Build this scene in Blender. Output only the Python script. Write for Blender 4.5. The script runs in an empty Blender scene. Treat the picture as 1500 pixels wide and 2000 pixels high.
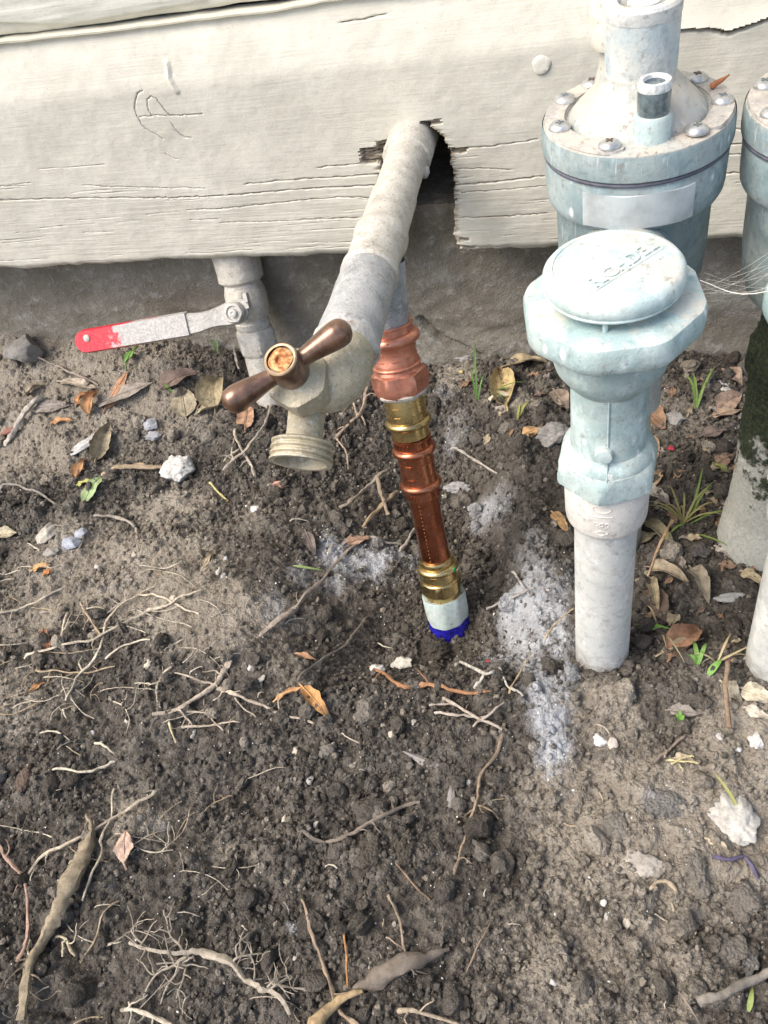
import bpy, math, random
import numpy as np
from mathutils import Matrix, Vector

# ------------------------------------------------------------------ camera, sky, sun, exposure
scene = bpy.context.scene
FPX = 1643.0                                   # focal length in pixels of the 1500 px wide photograph
PITCH, ROLL, YAW = math.radians(47.0), math.radians(14.7), math.radians(22.5)
fh = np.array([-math.sin(YAW), math.cos(YAW), 0.0]); r0_ = np.array([math.cos(YAW), math.sin(YAW), 0.0])
FW = math.cos(PITCH)*fh - math.sin(PITCH)*np.array([0, 0, 1.0])
D0 = -math.sin(PITCH)*fh - math.cos(PITCH)*np.array([0, 0, 1.0])
RT = math.cos(ROLL)*r0_ + math.sin(ROLL)*D0
DN = -math.sin(ROLL)*r0_ + math.cos(ROLL)*D0
CAM = np.array([0.00228837, -0.24421153, 0.3945135])

cam_data = bpy.data.cameras.new('camera')
cam_data.sensor_fit = 'HORIZONTAL'; cam_data.sensor_width = 36.0
cam_data.lens = 36.0*FPX/1500.0
cam_data.clip_start = 0.01; cam_data.clip_end = 200.0
cam = bpy.data.objects.new('camera', cam_data)
scene.collection.objects.link(cam)
cam.matrix_world = Matrix(((RT[0], -DN[0], -FW[0], CAM[0]), (RT[1], -DN[1], -FW[1], CAM[1]), (RT[2], -DN[2], -FW[2], CAM[2]), (0, 0, 0, 1)))
scene.camera = cam

SUN_DIR = Vector((-0.62, -0.42, 0.95)).normalized()      # towards the sun
sun_el = math.asin(SUN_DIR.z); sun_az = math.atan2(SUN_DIR.x, SUN_DIR.y)
world = bpy.data.worlds.new('World'); scene.world = world; world.use_nodes = True
wn = world.node_tree
sky = wn.nodes.new('ShaderNodeTexSky'); sky.sky_type = 'NISHITA'; sky.sun_disc = False
sky.sun_elevation = sun_el; sky.sun_rotation = sun_az
sky.air_density = 1.0; sky.dust_density = 3.5; sky.ozone_density = 0.6
wn.links.new(sky.outputs[0], wn.nodes['Background'].inputs[0])
wn.nodes['Background'].inputs[1].default_value = 0.145
sun_l = bpy.data.lights.new('sun', 'SUN'); sun_l.energy = 1.6; sun_l.angle = math.radians(36); sun_l.color = (1.0, 0.935, 0.83)
sun_o = bpy.data.objects.new('sun', sun_l); scene.collection.objects.link(sun_o)
sun_o.rotation_euler = SUN_DIR.to_track_quat('Z', 'Y').to_euler(); sun_o.location = (-1, -1, 2)
scene.view_settings.view_transform = 'Standard'; scene.view_settings.look = 'None'
scene.view_settings.gamma = 1.0; scene.view_settings.exposure = 0.98
scene.view_settings.use_curve_mapping = False

# ------------------------------------------------------------------ helpers
rng = np.random.default_rng(7); random.seed(7)
COL = scene.collection
def ray(px, py): return FW + RT*(px-750)/FPX + DN*(py-1000)/FPX
def on(px, py, axis, val):
    r = ray(px, py); t = (val-CAM[axis])/r[axis]; return CAM + r*t
def at(px, py, d): return CAM + ray(px, py)*d
def proj(p):
    d = np.asarray(p, float)-CAM; z = d@FW; return 750+FPX*(d@RT)/z, 1000+FPX*(d@DN)/z, z
def unit(v): v = np.asarray(v, float); return v/np.linalg.norm(v)

def mesh_np(name, V, quads=None, tris=None, mat=None, smooth=True, sharp=None, attrs=None):
    V = np.asarray(V, np.float32)
    nq = 0 if quads is None else len(quads); ntr = 0 if tris is None else len(tris)
    me = bpy.data.meshes.new(name)
    me.vertices.add(len(V)); me.vertices.foreach_set('co', V.ravel())
    loops = []
    if nq: loops.append(np.asarray(quads, np.int32).ravel())
    if ntr: loops.append(np.asarray(tris, np.int32).ravel())
    L = np.concatenate(loops); me.loops.add(len(L)); me.loops.foreach_set('vertex_index', L)
    tot = np.concatenate([np.full(nq, 4, np.int32), np.full(ntr, 3, np.int32)])
    start = np.concatenate([[0], np.cumsum(tot)[:-1]]).astype(np.int32)
    me.polygons.add(nq+ntr); me.polygons.foreach_set('loop_start', start); me.polygons.foreach_set('loop_total', tot)
    me.polygons.foreach_set('use_smooth', np.full(nq+ntr, bool(smooth)))
    me.update(calc_edges=True); me.validate()
    if attrs:
        for k, v in attrs.items():
            a = me.attributes.new(k, 'FLOAT', 'POINT'); a.data.foreach_set('value', np.asarray(v, np.float32))
    if smooth and sharp is not None: me.set_sharp_from_angle(angle=math.radians(sharp))
    if mat: me.materials.append(mat)
    return me

class Geo:
    """collects shapes of one part"""
    def __init__(s): s.V = []; s.Q = []; s.T = []; s.n = 0; s.A = []
    def add(s, V, quads=None, tris=None, a=None):
        V = np.asarray(V, float); s.V.append(V)
        if quads is not None and len(quads): s.Q.append(np.asarray(quads, int)+s.n)
        if tris is not None and len(tris): s.T.append(np.asarray(tris, int)+s.n)
        s.A.append(np.zeros(len(V)) if a is None else np.asarray(a, float))
        s.n += len(V); return s
    def data(s):
        return (np.concatenate(s.V), np.concatenate(s.Q) if s.Q else None, np.concatenate(s.T) if s.T else None, np.concatenate(s.A))

def frame(axis, up=None):
    z = unit(axis); u = np.array([0, 0, 1.0]) if up is None else np.asarray(up, float)
    if abs(z@unit(u)) > 0.98: u = np.array([1.0, 0, 0])
    x = unit(np.cross(u, z)); y = np.cross(z, x); return x, y, z

def lathe(prof, o=(0, 0, 0), axis=(0, 0, 1), up=None, seg=48, mod=None, caps=True):
    """prof: list of (radius, height). mod(theta, r, h) -> r"""
    x, y, z = frame(axis, up); o = np.asarray(o, float)
    th = np.linspace(0, 2*math.pi, seg, endpoint=False); V = []
    for r, h in prof:
        rr = np.full(seg, r, float) if mod is None else np.array([mod(t, r, h) for t in th])
        V.append(o + np.outer(rr*np.cos(th), x) + np.outer(rr*np.sin(th), y) + z*h)
    V = np.concatenate(V); n = len(prof); Q = []
    i = np.arange(seg); j = (i+1) % seg
    for k in range(n-1): Q.append(np.stack([k*seg+i, k*seg+j, (k+1)*seg+j, (k+1)*seg+i], 1))
    Q = np.concatenate(Q); T = []
    if caps:
        for k, flip in ((0, True), (n-1, False)):
            if prof[k][0] > 1e-6:
                c = len(V); V = np.vstack([V, o + z*prof[k][1]])
                a, b = k*seg+i, k*seg+j
                T.append(np.stack([b, a, np.full(seg, c)] if flip else [a, b, np.full(seg, c)], 1))
    return V, Q, (np.concatenate(T) if T else None)

def poly_mod(nside, rnd=1.0, off=0.0):
    def f(t, r, h):
        w = 2*math.pi/nside; a = ((t+off) % w) - w/2
        return r*min(1.0, (math.cos(w/2)/math.cos(a))/rnd)
    return f

def hex_mod(R, off=0.0):
    f = poly_mod(6, 1.0, off)
    return lambda t, r, h: min(f(t, R, h), r)

def catmull(P, n):
    P = np.asarray(P, float)
    if len(P) < 3:
        t = np.linspace(0, 1, n)[:, None]; return P[0]*(1-t)+P[-1]*t
    Q = np.vstack([2*P[0]-P[1], P, 2*P[-1]-P[-2]]); out = []
    seg = len(P)-1; us = np.linspace(0, seg-1e-6, n)
    for u in us:
        k = int(u); t = u-k; a, b, c, d = Q[k], Q[k+1], Q[k+2], Q[k+3]
        out.append(.5*((2*b)+(-a+c)*t+(2*a-5*b+4*c-d)*t*t+(-a+3*b-3*c+d)*t**3))
    return np.array(out)

def tube(P, R, seg=12, caps=True, mod=None):
    P = np.asarray(P, float); n = len(P); R = np.broadcast_to(np.asarray(R, float), (n,))
    T = np.gradient(P, axis=0); T /= np.linalg.norm(T, axis=1)[:, None]+1e-12
    x, y, _ = frame(T[0]); V = []
    th = np.linspace(0, 2*math.pi, seg, endpoint=False)
    for k in range(n):
        x = unit(x - T[k]*(x@T[k])); y = np.cross(T[k], x)
        rr = R[k] if mod is None else R[k]*mod(th, k/(n-1))
        V.append(P[k] + np.outer(rr*np.cos(th), x) + np.outer(rr*np.sin(th), y))
    V = np.concatenate(V); i = np.arange(seg); j = (i+1) % seg
    Q = np.concatenate([np.stack([k*seg+i, k*seg+j, (k+1)*seg+j, (k+1)*seg+i], 1) for k in range(n-1)])
    Tr = None
    if caps:
        c0 = len(V); V = np.vstack([V, P[0], P[-1]])
        Tr = np.concatenate([np.stack([j, i, np.full(seg, c0)], 1), np.stack([(n-1)*seg+i, (n-1)*seg+j, np.full(seg, c0+1)], 1)])
    return V, Q, Tr

def box(c, sx, sy, sz, ax=None):
    X, Y, Z = (np.eye(3) if ax is None else np.array(ax)); c = np.asarray(c, float)
    V = np.array([c + X*sx*a + Y*sy*b + Z*sz*d for d in (-.5, .5) for b in (-.5, .5) for a in (-.5, .5)])
    Q = [[0, 2, 3, 1], [4, 5, 7, 6], [0, 1, 5, 4], [2, 6, 7, 3], [0, 4, 6, 2], [1, 3, 7, 5]]
    return V, Q, None

def thing(name, label, cat, loc, group=None):
    o = bpy.data.objects.new(name, None); COL.objects.link(o); o.location = tuple(loc); o.empty_display_size = .02
    o['label'] = label; o['category'] = cat
    if group: o['group'] = group
    return o
def root_of(o):
    while o.parent: o = o.parent
    return o
def part(name, shapes, mat, parent, sharp=35, label=None, smooth=True, M=None):
    g = Geo()
    if isinstance(shapes, Geo): g = shapes
    else:
        if isinstance(shapes, tuple): shapes = [shapes]
        for s in shapes: g.add(*s)
    V, Q, T, A = g.data()
    if M is not None: V = V@M[:3, :3].T + M[:3, 3]
    V = V - np.array(root_of(parent).location)
    me = mesh_np(name, V, Q, T, mat, smooth, sharp, {'tone': A})
    o = bpy.data.objects.new(name, me); COL.objects.link(o); o.parent = parent
    if label: o['label'] = label
    return o
def solo(name, shapes, mat, label=None, cat=None, group=None, kind=None, sharp=40, color=None, smooth=True):
    g = Geo()
    if isinstance(shapes, Geo): g = shapes
    else:
        for s in ([shapes] if isinstance(shapes, tuple) else shapes): g.add(*s)
    V, Q, T, A = g.data(); loc = V.mean(0); loc[2] = V[:, 2].min()
    me = mesh_np(name, V-loc, Q, T, mat, smooth, sharp, {'tone': A})
    o = bpy.data.objects.new(name, me); COL.objects.link(o); o.location = tuple(loc)
    if label: o['label'] = label
    if cat: o['category'] = cat
    if group: o['group'] = group
    if kind: o['kind'] = kind
    if color: o.color = (*color, 1)
    return o

# numpy noise
def h2(ix, iy, seed):
    ix = np.asarray(ix, np.int64); iy = np.asarray(iy, np.int64)
    n = (ix*374761393 + iy*668265263 + seed*1442695041) & 0xffffffff
    n = ((n ^ (n >> 13))*1274126177) & 0xffffffff
    n = ((n ^ (n >> 16))*2246822519) & 0xffffffff
    return ((n ^ (n >> 15)) & 0xffffff)/float(0x1000000)
def vnoise(x, y, seed=0):
    ix = np.floor(x); iy = np.floor(y); fx = x-ix; fy = y-iy
    fx = fx*fx*fx*(fx*(fx*6-15)+10); fy = fy*fy*fy*(fy*(fy*6-15)+10)
    a = h2(ix, iy, seed); b = h2(ix+1, iy, seed); c = h2(ix, iy+1, seed); d = h2(ix+1, iy+1, seed)
    return (a+(b-a)*fx)*(1-fy)+(c+(d-c)*fx)*fy
def fbm(x, y, sc, octv=4, seed=0, gain=.5):
    v = 0; a = 1; t = 0
    for k in range(octv):
        v = v + a*(vnoise(x*sc+17.3*k, y*sc-9.1*k, seed+k)-.5); t += a; a *= gain; sc *= 2.03
    return v/t*2
def domes(x, y, cell, seed, rmin=.35, rmax=.75, p=1.0):
    gx = np.floor(x/cell); gy = np.floor(y/cell); out = np.zeros_like(x); idv = np.zeros_like(x)
    for i in (-1, 0, 1):
        for j in (-1, 0, 1):
            cx = gx+i; cy = gy+j
            rx = h2(cx, cy, seed); ry = h2(cx, cy, seed+1); rr = rmin+(rmax-rmin)*h2(cx, cy, seed+2)**1.6
            keep = h2(cx, cy, seed+3) < p
            d2 = ((x/cell-cx-rx)**2+(y/cell-cy-ry)**2)/rr**2
            v = np.where((d2 < 1) & keep, np.sqrt(np.clip(1-d2, 0, 1))*rr, 0)
            idv = np.where(v > out, h2(cx, cy, seed+5), idv); out = np.maximum(out, v)
    return out*cell, idv
def sstep(a, b, x):
    t = np.clip((x-a)/(b-a), 0, 1); return t*t*(3-2*t)

# ------------------------------------------------------------------ material helpers
class NT:
    def __init__(s, name):
        s.m = bpy.data.materials.new(name); s.m.use_nodes = True; s.t = s.m.node_tree
        s.b = s.t.nodes['Principled BSDF']
        s.co = s.t.nodes.new('ShaderNodeTexCoord').outputs['Object']
    def node(s, typ, ins=None, **props):
        n = s.t.nodes.new(typ)
        for k, v in props.items(): setattr(n, k, v)
        for k, v in (ins or {}).items():
            sock = n.inputs[k]
            if isinstance(v, bpy.types.NodeSocket): s.t.links.new(v, sock)
            else: sock.default_value = v
        return n
    def map(s, scale=(1, 1, 1), rot=(0, 0, 0), loc=(0, 0, 0), vec=None):
        return s.node('ShaderNodeMapping', {'Vector': vec or s.co, 'Scale': scale, 'Rotation': rot, 'Location': loc}).outputs[0]
    def noise(s, sc, det=4, rough=.55, vec=None, dist=0):
        return s.node('ShaderNodeTexNoise', {'Vector': vec or s.co, 'Scale': sc, 'Detail': det, 'Roughness': rough, 'Distortion': dist}).outputs[0]
    def vor(s, sc, vec=None, feat='F1', out='Distance'):
        return s.node('ShaderNodeTexVoronoi', {'Vector': vec or s.co, 'Scale': sc}, feature=feat).outputs[out]
    def ramp(s, f, stops):
        n = s.node('ShaderNodeValToRGB', {'Fac': f}); e = n.color_ramp.elements
        while len(e) < len(stops): e.new(.5)
        for q, (p, c) in zip(e, stops): q.position = p; q.color = (*c, 1) if len(c) == 3 else c
        return n.outputs[0]
    def step(s, f, a, b, lo=0.0, hi=1.0):
        return s.node('ShaderNodeMapRange', {'Value': f, 'From Min': a, 'From Max': b, 'To Min': lo, 'To Max': hi}, interpolation_type='SMOOTHSTEP').outputs[0]
    def mix(s, f, a, b, mode='MIX'):
        n = s.node('ShaderNodeMix', data_type='RGBA', blend_type=mode)
        for i, v in ((0, f), (6, a), (7, b)):
            if isinstance(v, bpy.types.NodeSocket): s.t.links.new(v, n.inputs[i])
            else: n.inputs[i].default_value = v if i == 0 else ((*v, 1) if len(v) == 3 else v)
        return n.outputs[2]
    def math(s, op, a, b=0.0, c=0.0):
        return s.node('ShaderNodeMath', {0: a, 1: b, 2: c}, operation=op).outputs[0]
    def attr(s, name): return s.node('ShaderNodeAttribute', attribute_name=name).outputs['Fac']
    def nz(s):
        return s.node('ShaderNodeSeparateXYZ', {0: s.node('ShaderNodeNewGeometry').outputs['Normal']}).outputs[2]
    def bump(s, h, strength=.5, dist=.001, normal=None):
        ins = {'Height': h, 'Strength': strength, 'Distance': dist}
        if normal: ins['Normal'] = normal
        return s.node('ShaderNodeBump', ins).outputs[0]
    def set(s, base=None, rough=None, metal=None, normal=None, **kw):
        for k, v in (('Base Color', base), ('Roughness', rough), ('Metallic', metal), ('Normal', normal), *kw.items()):
            if v is None: continue
            sock = s.b.inputs[k]
            if isinstance(v, bpy.types.NodeSocket): s.t.links.new(v, sock)
            else: sock.default_value = (*v, 1) if (isinstance(v, tuple) and len(v) == 3) else v
        return s.m

def m_paint(name, c1, c2):
    n = NT(name)
    grain = n.noise(1.0, 5, .6, n.map((22, 22, 900)))
    grain2 = n.noise(1.0, 4, .6, n.map((60, 60, 2600)))
    blot = n.noise(28, 5, .6); fine = n.noise(900, 3, .6); mid = n.noise(160, 4, .65)
    col = n.mix(n.step(blot, .35, .7), c1, c2)
    col = n.mix(n.step(mid, .5, .75, 0, .35), col, tuple(v*.82 for v in c1))
    dirt = n.step(n.noise(70, 6, .7, n.map((1, 1, 2.2))), .60, .80, 0, .35)
    col = n.mix(dirt, col, (.33, .30, .25))
    specks = n.math('MULTIPLY', n.step(n.vor(330), .11, .05), n.step(n.noise(45, 3), .52, .66))
    col = n.mix(n.math('MULTIPLY', specks, .75), col, (.13, .11, .09))
    fl = n.step(n.noise(1.0, 4, .6, n.map((70, 70, 900))), .68, .74, 0, .5)
    col = n.mix(fl, col, tuple(min(1, v*1.18) for v in c2))
    raw = n.attr('raw')
    rawc = n.ramp(n.noise(1.0, 4, .6, n.map((60, 60, 1800))), [(.25, (.09, .065, .045)), (.5, (.30, .25, .18)), (.75, (.50, .45, .36))])
    col = n.mix(n.step(raw, 0, 1), col, rawc)
    col = n.mix(n.step(raw, 1.0, 1.8, 0, .85), col, (.075, .060, .048))
    h = n.math('ADD', n.math('MULTIPLY', grain, .30), n.math('ADD', n.math('MULTIPLY', grain2, .22), n.math('ADD', n.math('MULTIPLY', fine, .16), n.math('MULTIPLY', mid, .5))))
    return n.set(col, n.step(mid, .3, .7, .5, .72), 0, n.bump(h, .42, .0012), **{'Specular IOR Level': .35})

def m_concrete(name):
    n = NT(name)
    a = n.noise(14, 6, .65); b = n.noise(120, 6, .7); c = n.noise(700, 4, .7)
    col = n.ramp(a, [(.3, (.17, .150, .118)), (.5, (.275, .252, .208)), (.72, (.38, .358, .315))])
    col = n.mix(n.step(b, .5, .68, 0, .7), col, (.47, .455, .42))
    col = n.mix(n.step(n.noise(45, 4, .6, n.map((1, 1, .25))), .56, .75, 0, .5), col, (.15, .13, .10))
    h = n.math('ADD', b, n.math('MULTIPLY', c, .45))
    return n.set(col, .92, 0, n.bump(h, 1.0, .0045), **{'Specular IOR Level': .2})

def m_soil(name, crumb=False):
    n = NT(name)
    dry = n.attr('dry'); white = n.attr('white'); tone = n.attr('tone')
    a = n.noise(35, 5, .6); b = n.noise(420, 4, .65); c = n.noise(2200, 3, .6); big = n.noise(7, 3, .5)
    col = n.ramp(a, [(.25, (.030, .026, .021)), (.5, (.066, .057, .048)), (.78, (.130, .116, .099))])
    col = n.mix(n.step(big, .45, .7, 0, .5), col, (.095, .080, .062))
    col = n.mix(n.math('MULTIPLY', tone, .85), col, (.215, .194, .165))
    col = n.mix(n.step(b, .55, .75, 0, .5), col, (.145, .13, .112))
    dcol = n.ramp(n.math('ADD', n.math('MULTIPLY', a, .6), n.math('MULTIPLY', b, .4)), [(.3, (.185, .158, .125)), (.5, (.285, .250, .203)), (.72, (.395, .358, .302))])
    dm = n.step(n.math('ADD', dry, n.math('MULTIPLY', n.math('SUBTRACT', b, .5), .8)), .16, .58)
    col = n.mix(dm, col, dcol)
    wcol = n.mix(n.step(n.noise(60, 3), .4, .65), (.44, .45, .475), (.58, .605, .63))
    wm = n.step(n.math('ADD', white, n.math('MULTIPLY', n.math('SUBTRACT', n.noise(380, 5, .75), .5), .8)), .20, .80)
    col = n.mix(n.math('MULTIPLY', wm, .80), col, wcol)
    sp = n.math('MULTIPLY', n.step(n.vor(640), .13, .06), n.step(n.noise(150, 2), .56, .66))
    col = n.mix(sp, col, (.66, .65, .62))
    wv = n.node('ShaderNodeVectorMath', {0: n.co, 1: n.node('ShaderNodeVectorMath', {0: n.node('ShaderNodeTexNoise', {'Vector': n.co, 'Scale': 700.0, 'Detail': 2.0}).outputs['Color'], 1: (.0016, .0016, .0016)}, operation='MULTIPLY').outputs[0]}, operation='ADD').outputs[0]
    v1 = n.vor(620, wv); v2 = n.vor(1500, wv)
    h = n.math('ADD', n.math('ADD', n.math('MULTIPLY', b, .6), n.math('MULTIPLY', c, .4)), n.math('ADD', n.math('MULTIPLY', v1, -.9), n.math('MULTIPLY', v2, -.45)))
    return n.set(col, .92, 0, n.bump(h, 1.0, .0013), **{'Specular IOR Level': .25})

def m_galv(name, base, spot, rust=.0, metal=.15):
    n = NT(name)
    a = n.noise(70, 5, .7); b = n.noise(330, 5, .75); c = n.noise(620, 4, .75)
    col = n.mix(n.step(a, .35, .66), base, spot)
    col = n.mix(n.step(n.noise(110, 5, .7), .52, .66, 0, .55), col, tuple(v*.66 for v in base))
    col = n.mix(n.step(b, .54, .66, 0, .7), col, (.68, .67, .63))
    col = n.mix(n.step(c, .57, .66, 0, .7), col, (.16, .14, .12))
    if rust: col = n.mix(n.step(n.noise(110, 4, .7), .60, .72, 0, rust), col, (.30, .14, .09))
    return n.set(col, n.step(b, .3, .7, .45, .75), metal, n.bump(n.math('ADD', b, n.math('MULTIPLY', c, .8)), .6, .0009))

def m_copper(name, base, rough=.3, matte=0.0, tint=(.30, .10, .055)):
    n = NT(name)
    a = n.noise(120, 5, .65); b = n.noise(900, 4, .7); st = n.noise(1.0, 3, .6, n.map((1200, 1200, 60)))
    col = n.mix(n.step(a, .35, .7), base, tint)
    col = n.mix(n.step(b, .58, .72, 0, .5), col, (.12, .05, .03))
    tz = n.step(n.noise(75, 6, .75), .50, .66, 0, .55)
    col = n.mix(tz, col, tuple(v*.45 for v in base))
    col = n.mix(n.step(n.noise(240, 5, .8), .60, .70, 0, .5), col, (.34, .30, .25))
    ro = n.step(a, .3, .7, rough, rough+.22+matte)
    return n.set(col, ro, 1.0-matte*.7, n.bump(n.math('ADD', b, st), .12+matte*.3, .0004))

def m_pvc(name, base, base2, dust=(.55, .50, .43), dusty=.5, spk=.5, rough=.42, mud=0.0):
    n = NT(name)
    a = n.noise(38, 5, .6); b = n.noise(190, 5, .7); c = n.noise(900, 3, .6)
    col = n.mix(n.step(a, .35, .68), base, base2)
    col = n.mix(n.step(b, .48, .66, 0, .6), col, tuple(v*.74 for v in base))
    col = n.mix(n.step(n.noise(55, 6, .75, n.map((1, 1, .6))), .50, .66, 0, .7), col, tuple(min(.8, v*1.22+.05) for v in base2))
    col = n.mix(n.math('MULTIPLY', n.step(n.vor(150, n.map((1, 1, .45), (.25, .1, 0)), ), .24, .08), n.step(n.noise(80, 3, .6), .47, .60, 0, spk)), col, (.82, .84, .83))
    up = n.step(n.nz(), .25, .95)
    dm = n.math('MULTIPLY', n.math('MULTIPLY', n.math('ADD', up, .22), n.step(n.noise(75, 6, .75), .42, .60)), min(1.0, dusty*1.25))
    col = n.mix(dm, col, dust)
    gr = n.math('MULTIPLY', n.step(n.noise(260, 5, .8), .55, .66), min(1.0, .25+dusty*.6))
    col = n.mix(gr, col, (.22, .205, .175))
    if mud:
        zc = n.node('ShaderNodeSeparateXYZ', {0: n.co}).outputs[2]
        mm = n.step(n.math('ADD', n.math('MULTIPLY', zc, -28.0), n.math('MULTIPLY', n.noise(150, 6, .75), 1.5)), .10, .75, 0, mud)
        col = n.mix(mm, col, (.20, .175, .145))
    scr = n.math('MULTIPLY', n.step(n.noise(1.0, 2, .5, n.map((900, 900, 45), (.5, .3, 0))), .66, .72), n.step(n.noise(40, 2), .5, .6, 0, .5))
    col = n.mix(scr, col, (.80, .81, .79))
    return n.set(col, n.step(b, .3, .7, rough, rough+.25), 0, n.bump(n.math('ADD', b, n.math('MULTIPLY', c, .6)), .32, .0009), **{'Specular IOR Level': .45})

def m_plain(name, base, rough=.6, metal=0.0, var=.25, sc=300, bumpd=.0004, **kw):
    n = NT(name)
    a = n.noise(sc, 5, .65); col = n.mix(n.step(a, .3, .7), tuple(v*(1-var) for v in base), tuple(min(1, v*(1+var)) for v in base))
    return n.set(col, rough, metal, n.bump(a, .35, bumpd), **kw)

def m_objcolor(name, rough=.7, sc=260, var=.45, vein=False, dirt=0.0, bd=.0006):
    n = NT(name)
    oc = n.node('ShaderNodeObjectInfo').outputs['Color']
    a = n.noise(sc, 5, .65); b = n.noise(sc*4, 4, .7)
    col = n.mix(n.step(a, .35, .7, 0, var), oc, (.05, .035, .022))
    col = n.mix(n.step(b, .55, .72, 0, .35), col, (.42, .38, .32))
    if dirt: col = n.mix(n.step(n.noise(420, 4, .75), .50, .62, 0, dirt), col, (.085, .075, .064))
    h = n.math('ADD', a, n.math('MULTIPLY', b, .5))
    if bd > .001: h = n.math('SUBTRACT', h, n.math('MULTIPLY', n.vor(620), .8))
    if vein: h = n.math('ADD', h, n.math('MULTIPLY', n.attr('tone'), 2.0))
    return n.set(col, rough, 0, n.bump(h, .5 if bd < .001 else 1.0, bd), **{'Specular IOR Level': .3})

MAT = {}
MAT['paint'] = m_paint('cream_paint', (.560, .540, .462), (.655, .635, .548))
MAT['paint_up'] = m_paint('cream_paint_upper', (.57, .56, .485), (.665, .652, .572))
MAT['concrete'] = m_concrete('rough_concrete')
MAT['cavity'] = m_plain('old_sheathing', (.10, .075, .055), .9)
MAT['soil'] = m_soil('loose_soil'); MAT['crumb'] = m_soil('soil_crumb')
MAT['galv'] = m_galv('painted_galvanised', (.46, .43, .375), (.60, .575, .515))
MAT['galv_tee'] = m_galv('bare_galvanised', (.38, .39, .40), (.52, .52, .51), .35, .3)
MAT['galv_branch'] = m_galv('grey_zinc', (.33, .36, .39), (.46, .49, .52), 0, .3)
MAT['seal'] = m_galv('crusty_sealant', (.40, .38, .35), (.55, .53, .49), .8, 0)
MAT['copper_top'] = m_copper('dusty_copper', (.68, .31, .22), .22, .26, (.52, .22, .15))
MAT['copper'] = m_copper('bright_copper', (.50, .205, .12), .17, .05, (.33, .125, .07))
MAT['copper_tube'] = m_copper('dark_copper', (.38, .135, .075), .16, .03, (.26, .085, .046))
MAT['brass'] = m_copper('bright_brass', (.58, .45, .22), .15, .03, (.42, .31, .14))
MAT['brass_old'] = m_galv('weathered_brass', (.44, .385, .27), (.53, .475, .355), .12, .3)
MAT['bronze'] = m_plain('bronze_lacquer', (.155, .085, .052), .30, .5, .45, 140, .0004, **{'Coat Weight': .5, 'Coat Roughness': .22})
MAT['steel'] = m_plain('dull_steel', (.52, .52, .51), .36, .7, .2, 400)
MAT['rust_screw'] = NT('rusty_screw')
_n = MAT['rust_screw']; _a = _n.noise(420, 4, .7)
MAT['rust_screw'] = _n.set(_n.ramp(_a, [(.36, (.20, .055, .018)), (.48, (.42, .17, .05)), (.6, (.48, .36, .15)), (.72, (.44, .40, .27))]), .6, .2, _n.bump(_a, .6, .0006))
MAT['lever'] = m_galv('painted_steel_lever', (.44, .425, .39), (.52, .505, .47), 0, .1)
_n = NT('worn_red_sleeve'); _a = _n.noise(55, 6, .72); _b = _n.noise(600, 3)
_m = _n.step(_n.math('ADD', _n.attr('tone'), _n.math('MULTIPLY', _n.math('SUBTRACT', _a, .5), 1.3)), .42, .56)
MAT['red'] = _n.set(_n.mix(_m, _n.mix(_n.step(_b, .4, .7), (.56, .012, .028), (.66, .05, .07)), _n.mix(_n.step(_b, .35, .7), (.34, .325, .31), (.50, .48, .455))), .42, 0, _n.bump(_n.math('ADD', _m, _b), .3, .0004))
MAT['pvc'] = m_pvc('grey_pvc', (.325, .44, .44), (.47, .565, .55), (.56, .53, .46), .5, 1.0)
MAT['pvc_cap'] = m_pvc('pale_cap_pvc', (.42, .535, .53), (.55, .635, .615), (.58, .55, .48), .55, 1.0)
MAT['pvc_rear'] = m_pvc('blue_grey_pvc', (.205, .28, .30), (.31, .385, .395), (.46, .42, .36), .7, .9)
MAT['pvc_dome'] = m_pvc('dusty_dome_pvc', (.36, .385, .37), (.46, .45, .405), (.50, .445, .37), 1.0, .5)
MAT['pvc_post'] = m_pvc('half_faded_post', (.38, .47, .52), (.60, .58, .51), (.66, .62, .53), .5, .3)
MAT['pvc_pipe'] = m_pvc('white_pvc_pipe', (.525, .545, .53), (.62, .63, .60), (.52, .465, .385), .5, .9, mud=.8)
MAT['pvc_coupling'] = m_pvc('beige_coupling', (.60, .575, .535), (.66, .64, .60), (.62, .55, .47), .6, .3)
MAT['sticker'] = m_plain('faded_sticker', (.43, .465, .47), .7, 0, .2, 90)
MAT['ring'] = m_pvc('dusty_ring', (.38, .36, .33), (.50, .47, .43), (.53, .48, .41), 1.0, .3)
MAT['black_cap'] = m_plain('smoky_plastic', (.10, .13, .14), .16, 0, .35, 350, .0003, **{'Coat Weight': .4})
MAT['clear'] = m_plain('scuffed_clear_plastic', (.52, .54, .53), .25, 0, .3, 500)
_n = NT('mossy_pipe'); _a = _n.noise(48, 6, .7); _b = _n.noise(520, 5, .75)
_z = _n.node('ShaderNodeSeparateXYZ', {0: _n.co}).outputs[2]
_m = _n.step(_n.math('ADD', _n.math('MULTIPLY', _n.attr('tone'), 1.0), _n.math('MULTIPLY', _n.math('SUBTRACT', _a, .5), 2.2)), .45, .62)
_c = _n.mix(_n.step(_b, .4, .7), (.60, .60, .53), (.42, .42, .37))
MAT['mossy'] = _n.set(_n.mix(_m, _c, _n.mix(_n.step(_b, .42, .65), (.016, .026, .013), (.075, .095, .04))), .85, 0, _n.bump(_n.math('ADD', _n.math('MULTIPLY', _m, 1.2), _b), .9, .002))
MAT['blue'] = m_plain('blue_primer', (.016, .014, .26), .2, 0, .6, 260, .0008)
MAT['mineral_pvc'] = m_pvc('pale_green_plastic', (.46, .56, .53), (.58, .66, .63), (.22, .20, .17), .9, .6)
MAT['leaf'] = m_objcolor('dry_leaf', .75, 160, .6, True, dirt=.4)
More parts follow.
